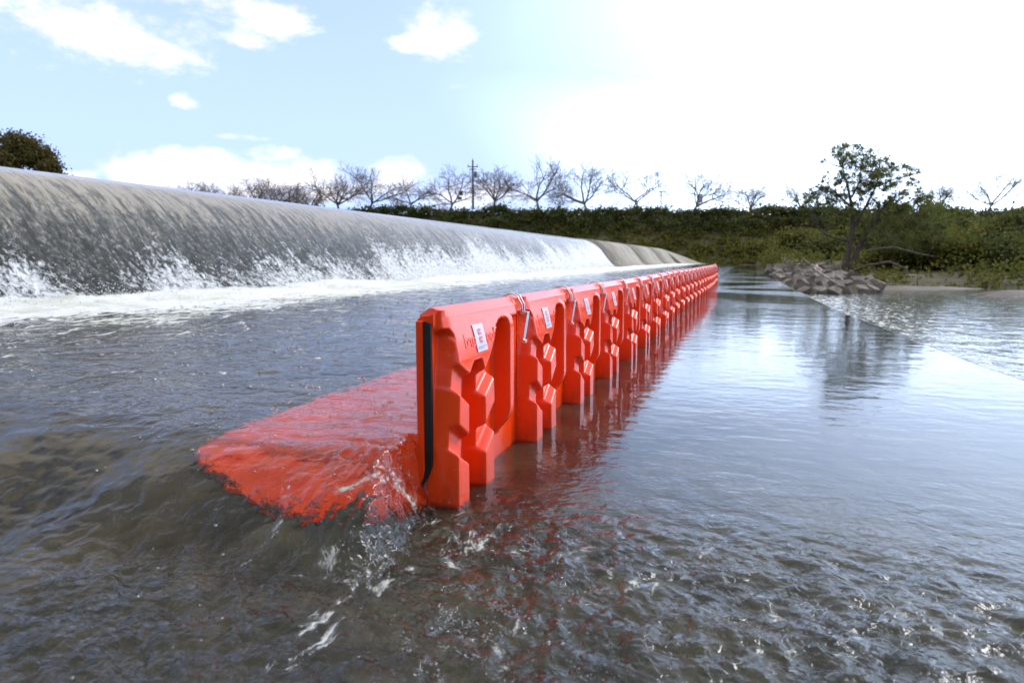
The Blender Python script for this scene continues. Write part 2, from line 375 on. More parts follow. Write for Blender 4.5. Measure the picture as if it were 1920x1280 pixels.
# ------------------------------------------------------------------ weir
PX = np.array([-6.0, -6.45, -6.9, -7.2, -7.5, -7.8, -8.1, -8.45, -8.9, -9.5, -10.4]); PZ = np.array([.02, .07, .22, .44, .80, 1.20, 1.50, 1.71, 1.82, 1.83, 1.79])
def profile(n):
    s = np.concatenate([[0], np.cumsum(np.hypot(np.diff(PX), np.diff(PZ)))]); q = np.linspace(0, s[-1], n)
    k = np.ones(9)/9
    fx = np.interp(q, s, PX); fz = np.interp(q, s, PZ)
    m = max(3, n//18)|1; pad = m//2; kk = np.hanning(m+2)[1:-1]; kk /= kk.sum()
    f2 = lambda a: np.convolve(np.pad(a, pad, mode='edge'), kk, 'valid')
    return f2(fx), f2(fz), q/s[-1]
def weir_strip(y0, y1, off, ends=True):
    px_, pz_, _ = profile(60); nxx = np.gradient(pz_); nzz = -np.gradient(px_); l = np.hypot(nxx, nzz)
    px_ = px_+off*nxx/l; pz_ = pz_+off*nzz/l
    bm = bmesh.new(); n = len(px_)
    a = [bm.verts.new((x, y0, z)) for x, z in zip(px_, pz_)]; b = [bm.verts.new((x, y1, z)) for x, z in zip(px_, pz_)]
    for k in range(n-1): bm.faces.new((a[k], b[k], b[k+1], a[k+1]))
    for row, yv in ((a, y0), (b, y1)):
        g = [bm.verts.new((x, yv, -.5)) for x in px_]
        for k in range(n-1): bm.faces.new((row[k], row[k+1], g[k+1], g[k]))
    return bm
weir = empty('weir', (0, 0, 0)); tag(weir, 'long curved concrete weir with a dry brownish end beyond the falling water', 'weir')
bmesh_obj('spillway_body', weir_strip(-6, 38.9, -.05), M_CONC, weir, True)
yb = [39, 50.95, 62.95, 74.95]
for k in range(3):
    bmesh_obj('spillway_bay', weir_strip(yb[k], yb[k+1]-.12, .07 if k == 0 else .07), M_CONC, weir, True)
bm = bmesh.new()    # low wing wall that dies into the bank
vs = [bm.verts.new(v) for v in ((-6.1, 75, -.5), (-6.1, 75, .05), (-8.3, 75, 1.75), (-9.9, 75, 1.78), (-9.9, 75, -.5), (-5.0, 92, -.5), (-5.0, 92, .08), (-7.2, 93, .9), (-9.9, 95, 1.2), (-9.9, 92, -.5))]
for q in ((0, 1, 2, 3, 4), (9, 8, 7, 6, 5), (0, 5, 6, 1), (1, 6, 7, 2), (2, 7, 8, 3), (3, 8, 9, 4)): bm.faces.new([vs[i] for i in q])
bmesh_obj('wing_wall', bm, M_CONC, weir)

# sheet of water over the weir
pxx, pzz, pt = profile(150)
yw = grade(-3, 39, .05, .0062, 0)
TT, YW = np.meshgrid(pt, yw); PXg = np.broadcast_to(pxx, TT.shape); PZg = np.broadcast_to(pzz, TT.shape)
nxx = np.gradient(pzz); nzz = -np.gradient(pxx); l = np.hypot(nxx, nzz); nxx /= l; nzz /= l
sl_ = 1-TT                                   # 0 crest side .. 1 foot
yd = YW+.10*fbm(YW*.6, TT*2.5, 301, 3)
st = fbm(yd*3.0, TT*5.5, 300, 4, .6); st2 = fbm(yd*9., TT*22., 310, 3, .6); lump = fbm(YW*5., TT*40, 320, 3, .6)
amp = np.interp(sl_, [0, .3, .45, .7, .92, 1.], [.003, .004, .010, .030, .06, .04])
d = .02+amp*(.8*st+.55*st2*ss(sl_, .35, .7)+.6*lump*ss(sl_, .5, .8))+.10*ss(sl_, .93, 1.)*np.abs(lump)
bulge = .05*ss(-YW, -39, -37)
X3 = PXg+nxx*d; Z3 = PZg+nzz*d
farw = np.interp(YW, [3, 9, 16, 30, 39], [0, .05, .17, .26, .36])
foam3 = np.interp(sl_+farw+.18*fbm(YW*.8, TT*0+.5, 330, 4)+.07*fbm(YW*3.5, TT*9., 333, 3), [0, .30, .62, .72, .82, .95, 1.3], [0, .02, .10, .30, .62, .95, 1.2])
ny, nx = TT.shape; ix = np.arange(ny*nx).reshape(ny, nx)
Fq = np.stack([ix[:-1, :-1], ix[:-1, 1:], ix[1:, 1:], ix[1:, :-1]], -1).reshape(-1, 4)
me = mesh_np('falling_water', np.stack([X3, YW, Z3], -1).reshape(-1, 3), Fq, {'foam': ('POINT', foam3), 'down': ('POINT', sl_), 'along': ('POINT', YW)})
def fallmat():
    m, n, o = mat('falling_water'); g = n.new('ShaderNodeTexCoord').outputs['Object']
    foam = n.new('ShaderNodeAttribute', attribute_name='foam').outputs['Fac']; dn = n.new('ShaderNodeAttribute', attribute_name='down').outputs['Fac']
    al = n.new('ShaderNodeAttribute', attribute_name='along').outputs['Fac']
    flow = n.new('ShaderNodeCombineXYZ', i_0=al, i_1=n.m('MULTIPLY', dn, 5.)).outputs[0]
    s1 = n.noise(n.scale(flow, (4.5, .9, 1)), 1.6, 6, .65, .3); s2 = n.noise(n.scale(flow, (7., 2.6, 1)), 1.4, 6, .72, .6); s3 = n.noise(n.scale(flow, (3.0, 2.5, 1)), 5., 5, .7, .5)
    film = n.mr(n.m('ADD', n.m('MULTIPLY', n.m('SUBTRACT', s1, .5), .9), dn), .44, .64, 0., 1.)
    body = n.mix(film, (.28, .25, .195, 1), (.030, .032, .024, 1))
    brk = n.mr(n.m('ADD', n.m('MULTIPLY', s2, .8), n.m('MULTIPLY', s3, .45)), .50, .80)
    body = n.mix(n.m('MULTIPLY', brk, n.mr(dn, .30, .7, .12, .55)), body, (.34, .34, .32, 1))
    dk = n.mr(n.noise(n.scale(flow, (6., 1.1, 1)), 2.2, 5, .7, .4), .50, .62, 0., .85)
    body = n.mix(n.m('MULTIPLY', n.m('MULTIPLY', dk, n.mr(dn, .2, .6, .25, 1.)), 1.), body, (.018, .022, .018, 1))
    body = n.mix(n.m('MULTIPLY', n.m('MULTIPLY', n.mr(n.m('ADD', dn, n.m('MULTIPLY', n.m('SUBTRACT', s2, .5), .8)), .42, .66), n.mr(al, 8., 26., .75, .15)), n.mr(s3, .62, .45)), body, (.016, .019, .015, 1))
    hgt = n.m('ADD', n.m('MULTIPLY', s1, .9), n.m('MULTIPLY', s2, n.mr(dn, .25, .7, .15, 1.)))
    w = principled(n, Base_Color=body, Roughness=n.mr(dn, .2, .7, .06, .22), IOR=1.33, Normal=n.bump(hgt, 1., n.mr(dn, .2, .8, .008, .07)))
    k = n.m('ADD', foam, n.m('ADD', n.m('MULTIPLY', n.m('SUBTRACT', s2, .5), 1.3), n.m('MULTIPLY', n.m('SUBTRACT', s3, .5), 1.5)))
    fac = n.mr(k, .40, .85)
    fo = principled(n, Base_Color=n.mix(n.mr(s3, .35, .65), (.55, .57, .56, 1), (.85, .86, .86, 1)), Roughness=.6, Normal=n.bump(n.m('ADD', s3, s2), 1., .08))
    n.put(o.inputs[0], n.new('ShaderNodeMixShader', i_0=fac, i_1=w, i_2=fo)); return m
tag(link('falling_water', me, fallmat(), smooth=True), kind='structure')
# reservoir above the weir
M_RES = water('reservoir_water', 5., dark=(.03, .035, .03))
XX, YY = np.meshgrid(np.linspace(-120, -10.2, 60), np.linspace(-20, 92, 80)); zz = 1.805+.008*fbm(XX, YY, 340, 3)
ny, nx = XX.shape; ix = np.arange(ny*nx).reshape(ny, nx)
Fq = np.stack([ix[:-1, :-1], ix[:-1, 1:], ix[1:, 1:], ix[1:, :-1]], -1).reshape(-1, 4)
tag(link('reservoir_water', mesh_np('reservoir_water', np.stack([XX, YY, zz], -1).reshape(-1, 3), Fq, {'foam': ('POINT', 0*XX), 'ripple': ('POINT', 0*XX+.6)}), M_RES, smooth=True), kind='structure')

# white spray and lumps of foam at the weir foot
def blobs(name, C, Rr, matl, squash=1., kind='stuff', sub=1, jit=.35):
    bm = bmesh.new(); bmesh.ops.create_icosphere(bm, subdivisions=sub, radius=1.); v0 = np.array([v.co[:] for v in bm.verts]); f0 = np.array([[v.index for v in f.verts] for f in bm.faces]); bm.free()
    n = len(C); v = v0[None]*(1+jit*(rng.random((n, len(v0), 1))-.5)); v = v*np.asarray(Rr)[:, None, None]; v[:, :, 2] *= squash
    v = v+np.asarray(C)[:, None, :]; f = f0[None]+(np.arange(n)*len(v0))[:, None, None]
    return tag(link(name, mesh_np(name, v.reshape(-1, 3), f.reshape(-1, 3)), matl, smooth=True), kind=kind)
M_FOAM = simple('white_foam', (.62, .64, .63), .6, nscale=12, namp=.12)
n = 9000
y_ = 2.5+36*rng.random(n)**1.7; hh = np.abs(rng.normal(0, 1, n))*.24*(1+.6*fbm(y_*.9, y_*0, 400, 3))
xf = -6.75-.40*np.minimum(hh, 1.)+.22*rng.normal(0, 1, n); zf = .16+hh*.9
wz = np.interp(-xf, -PX, PZ); zf = np.maximum(zf, wz+.0)
zf = np.where(rng.random(n) < .55, wz+.05+.05*rng.random(n)*1.2, zf); zf = np.clip(zf, .1, 1.25)
rr = (.003+.007*rng.random(n)**2.5)*np.interp(y_, [2, 10, 38], [.9, 1.3, 2.4])
blobs('spray', np.stack([xf, y_, zf], -1), rr, M_FOAM, .9, sub=1)

# ------------------------------------------------------------------ land
def leaves(centers, rads, count, size, flat=.75, up=.2):
    """leaf quads spread through clumps; returns v,f,tint"""
    C = np.asarray(centers); Rr = np.asarray(rads); w = Rr**2; idx = rng.choice(len(C), count, p=w/w.sum())
    dirv = rng.normal(0, 1, (count, 3)); dirv /= np.linalg.norm(dirv, axis=1)[:, None]
    rr = np.minimum(np.abs(rng.normal(0, .76, count)), 1.7)
    P = C[idx]+dirv*rr[:, None]*Rr[idx][:, None]*np.array([1, 1, flat])
    a = rng.normal(0, 1, (count, 3)); a /= np.linalg.norm(a, axis=1)[:, None]
    b = np.cross(a, rng.normal(0, 1, (count, 3))); b /= np.linalg.norm(b, axis=1)[:, None]
    s = size*(.6+.8*rng.random(count))[:, None]
    V = np.stack([P-a*s*.5, P+b*s*.32, P+a*s*.5, P-b*s*.32], 1).reshape(-1, 3)
    ct = rng.random(len(C)); tint = np.clip(.15+.55*ct[idx]+.45*(rng.random(count)-.35), 0, 1)
    return V, np.arange(count*4).reshape(-1, 4), tint
def leaf_obj(name, cen, rads, count, size, m_, parent=None, flat=.75, origin=None):
    V, Fq, ti = leaves(cen, rads, count, size, flat)
    if origin is not None: V = V-np.asarray(origin)
    return link(name, mesh_np(name, V, Fq, {'tint': ('FACE', ti)}), m_, parent)
FH = np.array([-math.sin(YAW), math.cos(YAW), 0]); 
def sd_xy(s, d): return CR[:2][None]*np.asarray(s).reshape(-1, 1)+FH[:2][None]*np.asarray(d).reshape(-1, 1)
SHX = [-300, .96, 1.3, 1.9, 2.0, 3.4, 4.4, 5.6, 8.9, 20, 60, 300]; SHY = [88, 88, 48, 33, 22.6, 22.8, 25, 29.3, 29.6, 32, 40, 60]
def land_h(X, Y):
    s = X*CR[0]+Y*CR[1]; dd = X*FH[0]+Y*FH[1]
    lev = np.interp(dd, [80, 88, 90, 97, 98.6, 103, 107, 120], [-.6, -.5, .2, 5.0, 7.0, 7.1, 6.3, 3.])
    sh = np.interp(X, SHX, SHY); k = Y-sh
    bank = np.interp(k, [-3, 0, 1.2, 4, 14, 40], [-1.1, -.42, -.12, .08, .5, 1.2])*1.
    toe = np.interp(k, [-3, 0, 4, 8, 14, 20], [-1.1, -.62, -.50, -.25, .1, .5]); wt = ss(X, 5.2, 3.6)*ss(Y, 42, 34); bank = bank*(1-wt)+toe*wt
    bank = np.where(X < .95, -.9, bank)
    z = np.maximum(lev, bank)
    z = np.where(dd > 88, np.maximum(z, lev), z)
    return z+.10*fbm(X*.35, Y*.35, 500, 4)*ss(k, 0, 4)
X_, Y_ = np.meshgrid(np.concatenate([np.linspace(-220, -30, 60), np.linspace(-29, 60, 150), np.linspace(62, 260, 60)]), np.concatenate([np.linspace(18, 50, 90), np.linspace(51, 150, 80), np.linspace(155, 420, 20)]))
zl = land_h(X_, Y_); ny, nx = X_.shape; ix = np.arange(ny*nx).reshape(ny, nx)
Fq = np.stack([ix[:-1, :-1], ix[:-1, 1:], ix[1:, 1:], ix[1:, :-1]], -1).reshape(-1, 4)
def soil():
    m, n, o = mat('overgrown_bank'); g = n.new('ShaderNodeTexCoord').outputs['Object']
    f = n.noise(g, .35, 8, .7); f2 = n.noise(g, 2.5, 6, .7)
    c = n.mix(n.mr(f, .35, .65), (.045, .045, .014, 1), (.11, .10, .035, 1)); c = n.mix(n.mr(f2, .5, .7, 0., .7), c, (.060, .042, .026, 1))
    n.put(o.inputs[0], principled(n, Base_Color=c, Roughness=.95, Normal=n.bump(f2, 1., .15))); return m
tag(link('river_bank_ground', mesh_np('river_bank_ground', np.stack([X_, Y_, zl], -1).reshape(-1, 3), Fq), soil(), smooth=True), kind='structure')
# far-side base concrete strip at the levee foot
bm = bmesh.new(); c0 = sd_xy([6], [86.6])[0]; 
M4 = Matrix.Translation((c0[0], c0[1], 0)) @ Matrix.Rotation(YAW, 4, 'Z'); box(bm, (-1.5, 0, -.3), (26.5, .5, .10), M4)
tag(bmesh_obj('bank_kerb', bm, M_CONC), 'pale concrete kerb along the far bank at the water line', 'kerb')

xn, yn = np.meshgrid(np.linspace(-160, 160, 90), np.concatenate([np.linspace(-6, -30, 30), [-40, -90]])); zn = np.interp(-yn, [6, 7.5, 10, 20, 26, 40, 90], [-.7, .1, .8, 6.5, 7.5, 6.2, 5.])+.35*fbm(xn*.3, yn*.5, 520, 4)*ss(-yn, 7, 12)  # unseen bank behind the camera, added to block low sky and darken the panels
ny, nx = xn.shape; ix = np.arange(ny*nx).reshape(ny, nx); Fq = np.stack([ix[:-1, :-1], ix[1:, :-1], ix[1:, 1:], ix[:-1, 1:]], -1).reshape(-1, 4)
tag(link('unseen_near_bank', mesh_np('unseen_near_bank', np.stack([xn, yn, zn], -1).reshape(-1, 3), Fq), bpy.data.materials['overgrown_bank'], smooth=True), kind='structure')
# hedge on top of the levee: one dense mass
s = -75+175*rng.random(2600); dd = 97.2+4*rng.random(2600)
top = 7.5+1.1*fbm(s*.12, s*0+.5, 510, 4)+.6*pn(s*.5, s*0+.5, 515); zb = 4.6+(top-4.6)*rng.random(2600)**.6
zb = np.where(rng.random(2600) < .35, top-.15*rng.random(2600), zb)
dd = dd-(zb < 6.3)*1.6
xy = sd_xy(s, dd); o = leaf_obj('hedge', np.column_stack([xy, zb]), .55+.5*rng.random(2600), 120000, .34, M_HEDGE)
tag(o, kind='stuff')
# creepers and low growth on the slope
n = 5200; s = -60+150*rng.random(n); dd = 88.6+9.5*rng.random(n); xy = sd_xy(s, dd); zg = land_h(xy[:, 0], xy[:, 1])
o = leaf_obj('undergrowth', np.column_stack([xy, zg+.1+.3*rng.random(n)]), .35+.75*rng.random(n)**2, 100000, .34, M_SLOPE)
tag(o, kind='stuff')
# low growth between the near shore and the levee
n = 4200; X0 = 1.3+62*rng.random(n)**1.3; Ys = np.interp(X0, SHX, SHY)+np.interp(X0, [1.3, 2.5, 4.4, 5.2], [1., 11., 4.0, -.1])+52*rng.random(n)**1.5; zg = land_h(X0, Ys)
low_ = np.where((X0 < 7.5) & (Ys < 37), .35, 1.); tall = 1+.9*np.clip(pn(X0*.35, Ys*.35, 530), -.3, 1)
o = leaf_obj('bank_weeds', np.column_stack([X0, Ys, zg+(.12+.25*rng.random(n)*tall)*low_]), (.22+.5*rng.random(n))*(.5+.5*low_)*tall, 90000, .14, M_SHRUB)
tag(o, kind='stuff')

# separate shrubs: (px, base y, depth, width m, height m, material, label)
SHR = [(1500, 500, 48, 3.6, 2.0, M_SHRUB, 'low brownish green shrub behind the left end of the concrete blocks'),
       (1545, 500, 42, 3.2, 1.6, M_HEDGE, 'dark low shrub just behind the middle of the concrete blocks'),
       (1660, 500, 46, 5.0, 4.2, M_TREE, 'tall dark shrub directly behind the leaning tree trunks'),
       (1730, 515, 44, 6.5, 4.6, M_TREE, 'big dark rounded bush spreading right of the leaning tree'),
       (1650, 522, 33, 2.2, .8, M_SLOPE, 'small bright green bush at the foot of the leaning tree'),
       (1700, 530, 33, 3.4, 1.9, M_SHRUB, 'yellowish green shrub above the fallen branches'),
       (1765, 535, 32, 3.8, 1.9, M_SLOPE, 'light olive shrub at the water edge right of the sandbar'),
       (1820, 530, 36, 4.6, 2.6, M_SHRUB, 'broad olive shrub in front of the hedge near the right edge'),
       (1870, 540, 31, 4.6, 1.6, M_HEDGE, 'dark shrub overhanging the far water at the right edge'),
       (1930, 535, 36, 5.0, 3.6, M_HEDGE, 'tall dark bush cut by the right edge of the view'),
       (1960, 542, 31, 4.0, 1.6, M_SHRUB, 'low green shrub at the water line by the right edge'),
       (1440, 498, 62, 4.2, 1.5, M_SHRUB, 'low shrub at the far corner of the apron by the kerb'),
       (1590, 498, 56, 5.0, 2.4, M_SLOPE, 'light green shrub on the flat ground behind the leaning tree'),
       (1840, 505, 60, 9.0, 4.0, M_HEDGE, 'large dark shrub mass low on the levee at the right')]
for (px, py, d_, w_, h_, m_, lb) in SHR:
    b = at(px, py, d_); zb = float(land_h(np.array([b[0]]), np.array([b[1]]))[0]); b[2] = max(zb, -.4)
    n = 34; a = rng.random(n)*2*math.pi; r = np.sqrt(rng.random(n))*w_/2*.8
    hz = h_*(.12+.72*rng.random(n)*(1-.5*(r/(w_/2))**2))
    cen = np.column_stack([b[0]+r*np.cos(a), b[1]+r*np.sin(a)*.8, b[2]+hz])
    rt = empty('shrub', b); tag(rt, lb, 'shrub', 'shrubs on the right bank')
    leaf_obj('foliage', cen, (.16+.16*rng.random(n))*w_**.5*1.15, 5200, .05+.0035*d_, m_, rt, .8, origin=b)
    paths = []
    for k in range(9):
        c = cen[rng.integers(n)]-b; paths.append(([(0, 0, -.1), c*.5+rng.normal(0, .1, 3), c], (.05, .035, .012)))
    v, f = tubes(paths, 4); link('stem', mesh_np('stem', v, f), M_BARK, rt)

# ------------------------------------------------------------------ bare cherry trees and poles on the levee
def branch_tree(h, spread, seed, lean=0.):
    R_ = random.Random(seed); trunk = []; tw = []
    def grow(p, d, ln, r, lv):
        pts = [p]; q = Vector(p); dv = Vector(d); n_ = 4 if lv < 3 else 3
        for k in range(n_):
            dv = (dv+Vector((R_.gauss(0, .13), R_.gauss(0, .13), R_.gauss(.02, .07)))).normalized(); q = q+dv*ln/n_; pts.append(tuple(q))
        rs = [r*(1-.62*k/n_) for k in range(n_+1)]
        (trunk if lv <= 1 else tw).append((pts, rs))
        if lv >= 4: return
        nb = (R_.choice((4, 5, 6)), 6, 6, 5)[lv]
        for k in range(nb):
            f = (.75+.25*k/nb) if lv == 0 else .22+.78*(k+R_.random()*.8)/nb
            f = min(f, .999); a = int(f*n_); tfr = f*n_-a; src = Vector(pts[a]).lerp(Vector(pts[a+1]), tfr)
            az = 2.4*k+R_.random()*1.2; tilt = ((.50+.65*R_.random())*spread if lv == 0 else .50+.60*R_.random())
            ax = dv.orthogonal().normalized(); ax.rotate(Matrix.Rotation(az, 3, dv)); nd = dv.copy(); nd.rotate(Matrix.Rotation(tilt, 3, ax))
            nd = (nd+Vector((0, 0, .07))).normalized()
            grow(tuple(src), nd, ln*((2.2+.8*R_.random()) if lv == 0 else (.42+.30*R_.random())*(1.15-.4*f)), max(.018, r*(.55 if lv == 0 else .45)), lv+1)
    grow((0, 0, 0), (lean, 0, 1), h*.22, .19, 0); return trunk, tw
BT = [(352, 392, 108, 342, 'bare tree farthest left, only its top above the weir crest'), (375, 392, 108, 345, 'bare tree second from the left behind the weir crest'),
      (408, 392, 108, 350, 'low bare tree third from the left behind the weir crest'), (445, 392, 106, 352, 'small bare tree fourth from the left above the weir crest'),
      (485, 392, 104, 340, 'bare tree fifth from the left, rising under the white cloud bank'), (512, 392, 104, 345, 'bare tree sixth from the left behind the weir crest'),
      (545, 394, 104, 342, 'bare tree seventh from the left, just before the hedge begins'), (585, 392, 102, 352, 'small bare tree at the left end of the hedge'),
      (638, 392, 99, 322, 'wide bare tree left of the biggest left hand tree'), (693, 388, 99, 312, 'large dense bare tree where the hedge meets the weir crest'),
      (772, 384, 101, 334, 'small thin bare tree between two larger ones left of the pole'), (844, 388, 99, 318, 'bare tree directly left of the tall utility pole'),
      (928, 382, 99, 314, 'bare tree directly right of the tall utility pole'), (1010, 386, 99, 302, 'tall bare tree second to the right of the utility pole'),
      (1102, 390, 99, 312, 'spreading bare tree third to the right of the utility pole'), (1197, 388, 99, 296, 'slender bare tree just left of the short pole'),
      (1297, 396, 97, 292, 'largest bare tree, wide crown right of the short pole'), (1407, 393, 108, 345, 'tiny bare tree between the largest bare tree and the leafy tree'),
      (1497, 392, 99, 326, 'bare tree half hidden by leaves left of the leafy tree'), (1760, 390, 104, 345, 'small bare tree right of the leafy tree crown'),
      (1850, 392, 97, 316, 'wide bare tree near the right edge above the hedge')]
for k, (px, py, d_, ty, lb) in enumerate(BT):
    b = at(px, py+10, d_); tp = at(px, ty-8, d_); h = tp[2]-b[2]
    tr, tw = branch_tree(h, random.Random(k+9).uniform(.85, 1.2), 50+k*7, random.Random(k).uniform(-.15, .15))
    V1, F1 = tubes(tr, 6); V2, F2 = tubes(tw, 3)
    zmax = V2[:, 2].max(); q = h/zmax; V1 = V1*q*np.array([1.28, 1.28, 1.]); V2 = V2*q*np.array([1.28, 1.28, 1.])
    rt = empty('bare_tree', b); tag(rt, lb, 'tree', 'bare trees along the top of the levee')
    link('trunk', mesh_np('trunk', V1, F1), M_TWIG, rt, True); link('crown', mesh_np('crown', V2, F2), M_TWIG, rt)
# utility pole
b = at(887, 392, 99); rt = empty('utility_pole', b, YAW); tag(rt, 'tall dark utility pole with crossarms and transformer among the bare trees', 'utility pole')
hp = at(887, 302, 99)[2]-b[2]; k = 99/FPX
v, f = tubes([([(0, 0, 0), (0, 0, hp)], (.16, .12)), ([(0, 0, hp), (0, 0, hp+.3)], (.05, .02))], 8); link('pole', mesh_np('pole', v, f), M_POLE, rt)
for zz_, w_ in ((hp-.9, .75), (hp-1.25, .5)):
    v, f = tubes([([(-w_, 0, zz_), (w_, 0, zz_)], (.07, .07))], 6); link('crossarm', mesh_np('crossarm', v, f), M_POLE, rt)
bm = bmesh.new(); bmesh.ops.create_cone(bm, cap_ends=True, segments=10, radius1=.22, radius2=.22, depth=.8, matrix=Matrix.Translation((.38, 0, hp-2.0))); bmesh_obj('transformer', bm, M_POLE, rt)
for sx in (-.65, 0., .65):
    bm = bmesh.new(); bmesh.ops.create_cone(bm, cap_ends=True, segments=8, radius1=.07, radius2=.04, depth=.3, matrix=Matrix.Translation((sx, -.09, hp-.72))); bmesh_obj('insulator', bm, M_POLE, rt)
bm = bmesh.new(); box(bm, (-1.9, -.1, hp-4.9), (-1.45, .15, hp-4.3)); box(bm, (-2.1, -.1, hp-5.5), (-1.6, .1, hp-5.1)); box(bm, (-1.8, 0, hp-4.5), (-.1, .06, hp-4.42)); bmesh_obj('bracket', bm, M_POLE, rt)
b = at(1239, 395, 103); rt = empty('short_pole', b, YAW); tag(rt, 'short thin pole with one crossarm left of the largest bare tree', 'pole')
v, f = tubes([([(0, 0, 0), (0, 0, 2.8)], (.09, .07))], 6); link('pole', mesh_np('pole', v, f), M_POLE, rt)
v, f = tubes([([(-.35, 0, 2.2), (.2, 0, 2.2)], (.05, .05))], 5); link('crossarm', mesh_np('crossarm', v, f), M_POLE, rt)
b = at(1304, 395, 98); rt = empty('notice_board', b, YAW); tag(rt, 'small pale board standing among the branches of the largest bare tree', 'board')
bm = bmesh.new(); box(bm, (.15, -.04, 1.1), (.95, .04, 2.3)); bmesh_obj('board', bm, simple('pale_board', (.45, .47, .5), .5), rt)
v, f = tubes([([(.55, .06, 0), (.55, .06, 1.3)], (.05, .05))], 6); link('post', mesh_np('post', v, f), M_POLE, rt)

# tree above the weir crest at the far left
b = at(35, 345, 62); rt = empty('round_tree', b); tag(rt, 'dense olive brown round tree behind the weir crest at the left edge', 'tree')
cen = []; rd = []
for k in range(110):
    a = rng.random()*2*math.pi; e = rng.random()**.6; r = np.sqrt(rng.random())
    cen.append((b[0]-.6+4.6*r*math.cos(a), b[1]+3.*r*math.sin(a), b[2]+.3+3.9*math.sqrt(max(0, 1-r*r))*e)); rd.append(.55+.45*rng.random())
leaf_obj('crown', np.array(cen), rd, 30000, .24, M_OLIVE, rt, .8, origin=b)
v, f = tubes([([(0, 0, -2), (.1, 0, 0), (.3, 0, 1.5)], (.3, .26, .15))], 8); link('trunk', mesh_np('trunk', v, f), M_BARK, rt)

# leafy leaning tree on the right bank
TD = 31.; b = at(1586, 516, TD); rt = empty('leaning_tree', b); tag(rt, 'leafy green tree with two leaning trunks behind the concrete blocks', 'tree')
def P(px, py, dd=0.): return tuple(at(px, py, TD+dd)-b)
LIMBS = [([P(1580, 520), P(1585, 495), P(1592, 470), P(1599, 430, .1), P(1597, 385, .2), P(1588, 345, .2), P(1580, 315, .3)], (.17, .15, .12, .10, .075, .04, .02)),
         ([P(1592, 518), P(1600, 490), P(1612, 460), P(1634, 420, -.3), P(1655, 390, -.4)], (.13, .12, .10, .07, .04)),
         ([P(1599, 430, .1), P(1622, 390, .3), P(1645, 345, .5), P(1650, 300, .5)], (.08, .06, .04, .015)),
         ([P(1597, 390, .2), P(1575, 368), P(1555, 350, -.4)], (.05, .035, .015)),
         ([P(1634, 420, -.3), P(1680, 400, .4), P(1712, 372, .8)], (.06, .04, .02)),
         ([P(1655, 400, .2), P(1700, 410, .8), P(1755, 430, 1.)], (.05, .04, .02)),
         ([P(1590, 452), P(1568, 448, -.3), P(1545, 438, -.4), P(1526, 420, -.5)], (.045, .04, .03, .015)),
         ([P(1597, 370, .2), P(1612, 340, .2), P(1615, 300, -.2)], (.05, .03, .012)),
         ([P(1645, 350, .5), P(1680, 335, .3), P(1705, 330, .2)], (.035, .025, .01))]
v, f = tubes(LIMBS[:2], 8); link('trunk', mesh_np('trunk', v, f), M_BARK, rt, True)
for lm in LIMBS[2:]:
    v, f = tubes([lm], 6); link('limb', mesh_np('limb', v, f), M_BARK, rt, True)
CL = [(1590, 292, 20), (1575, 287, 13), (1612, 290, 17), (1632, 312, 18), (1655, 318, 18), (1645, 345, 22), (1620, 330, 20), (1630, 365, 22), (1560, 332, 16), (1545, 345, 14), (1580, 350, 18), (1600, 370, 17),
      (1685, 330, 18), (1700, 322, 10), (1715, 345, 13), (1668, 350, 12), (1708, 372, 16), (1680, 378, 14), (1730, 375, 13), (1560, 375, 14), (1545, 385, 10), (1520, 372, 12), (1505, 378, 12), (1530, 362, 9),
      (1595, 400, 16), (1570, 398, 12), (1640, 400, 18), (1668, 405, 20), (1700, 412, 22), (1728, 405, 20), (1745, 430, 22), (1765, 445, 16), (1700, 440, 24), (1660, 440, 18), (1625, 430, 14), (1735, 455, 18), (1552, 420, 9), (1545, 300, 5), (1640, 285, 8), (1665, 300, 7), (1722, 320, 6)]
cen = []; rd = []
for (px, py, r) in CL:
    for q in range(16):
        a = rng.random()*2*math.pi; g = r*1.3*math.sqrt(rng.random()); cen.append(at(px+g*math.cos(a), py+g*math.sin(a), TD+rng.normal(0, .55))); rd.append(r/FPX*TD*(.22+.50*rng.random()))
leaf_obj('crown', np.array(cen), rd, 64000, .060, M_TREE, rt, .85, origin=b)
paths = []
for k in range(230):
    c = cen[rng.integers(len(cen))]-b; lm = LIMBS[rng.integers(len(LIMBS))][0]; s0 = np.array(min((pp for lm_ in LIMBS for pp in lm_[0][1:]), key=lambda pp: np.linalg.norm(np.array(pp)-c)))
    c = c+rng.normal(0, .12, 3); paths.append(([s0, (s0+c)/2+rng.normal(0, .06, 3), c], (.018, .012, .006)))
v, f = tubes(paths, 3); link('twigs', mesh_np('twigs', v, f), M_BARK, rt)['kind'] = 'stuff'

# ------------------------------------------------------------------ concrete armour blocks, sand, driftwood
def block_mesh(seed):
    R_ = random.Random(seed); bm = bmesh.new(); n = R_.choice((5, 6, 6))
    bmesh.ops.create_cone(bm, cap_ends=True, segments=n, radius1=.5, radius2=.34+.1*R_.random(), depth=.62+.2*R_.random())
    for v_ in bm.verts: v_.co += Vector((R_.uniform(-.06, .06), R_.uniform(-.06, .06), R_.uniform(-.05, .05)))
    if seed % 2: bmesh.ops.rotate(bm, verts=bm.verts, matrix=Matrix.Rotation(math.pi/2*.8, 3, 'X'))
    bmesh.ops.bevel(bm, geom=bm.edges[:], offset=.035, segments=2, affect='EDGES')
    bmesh.ops.recalc_face_normals(bm, faces=bm.faces); me = bpy.data.meshes.new('armour_block'); bm.to_mesh(me); bm.free(); me.materials.append(M_BLOCK); return me
BM_ = [block_mesh(s_) for s_ in range(6)]
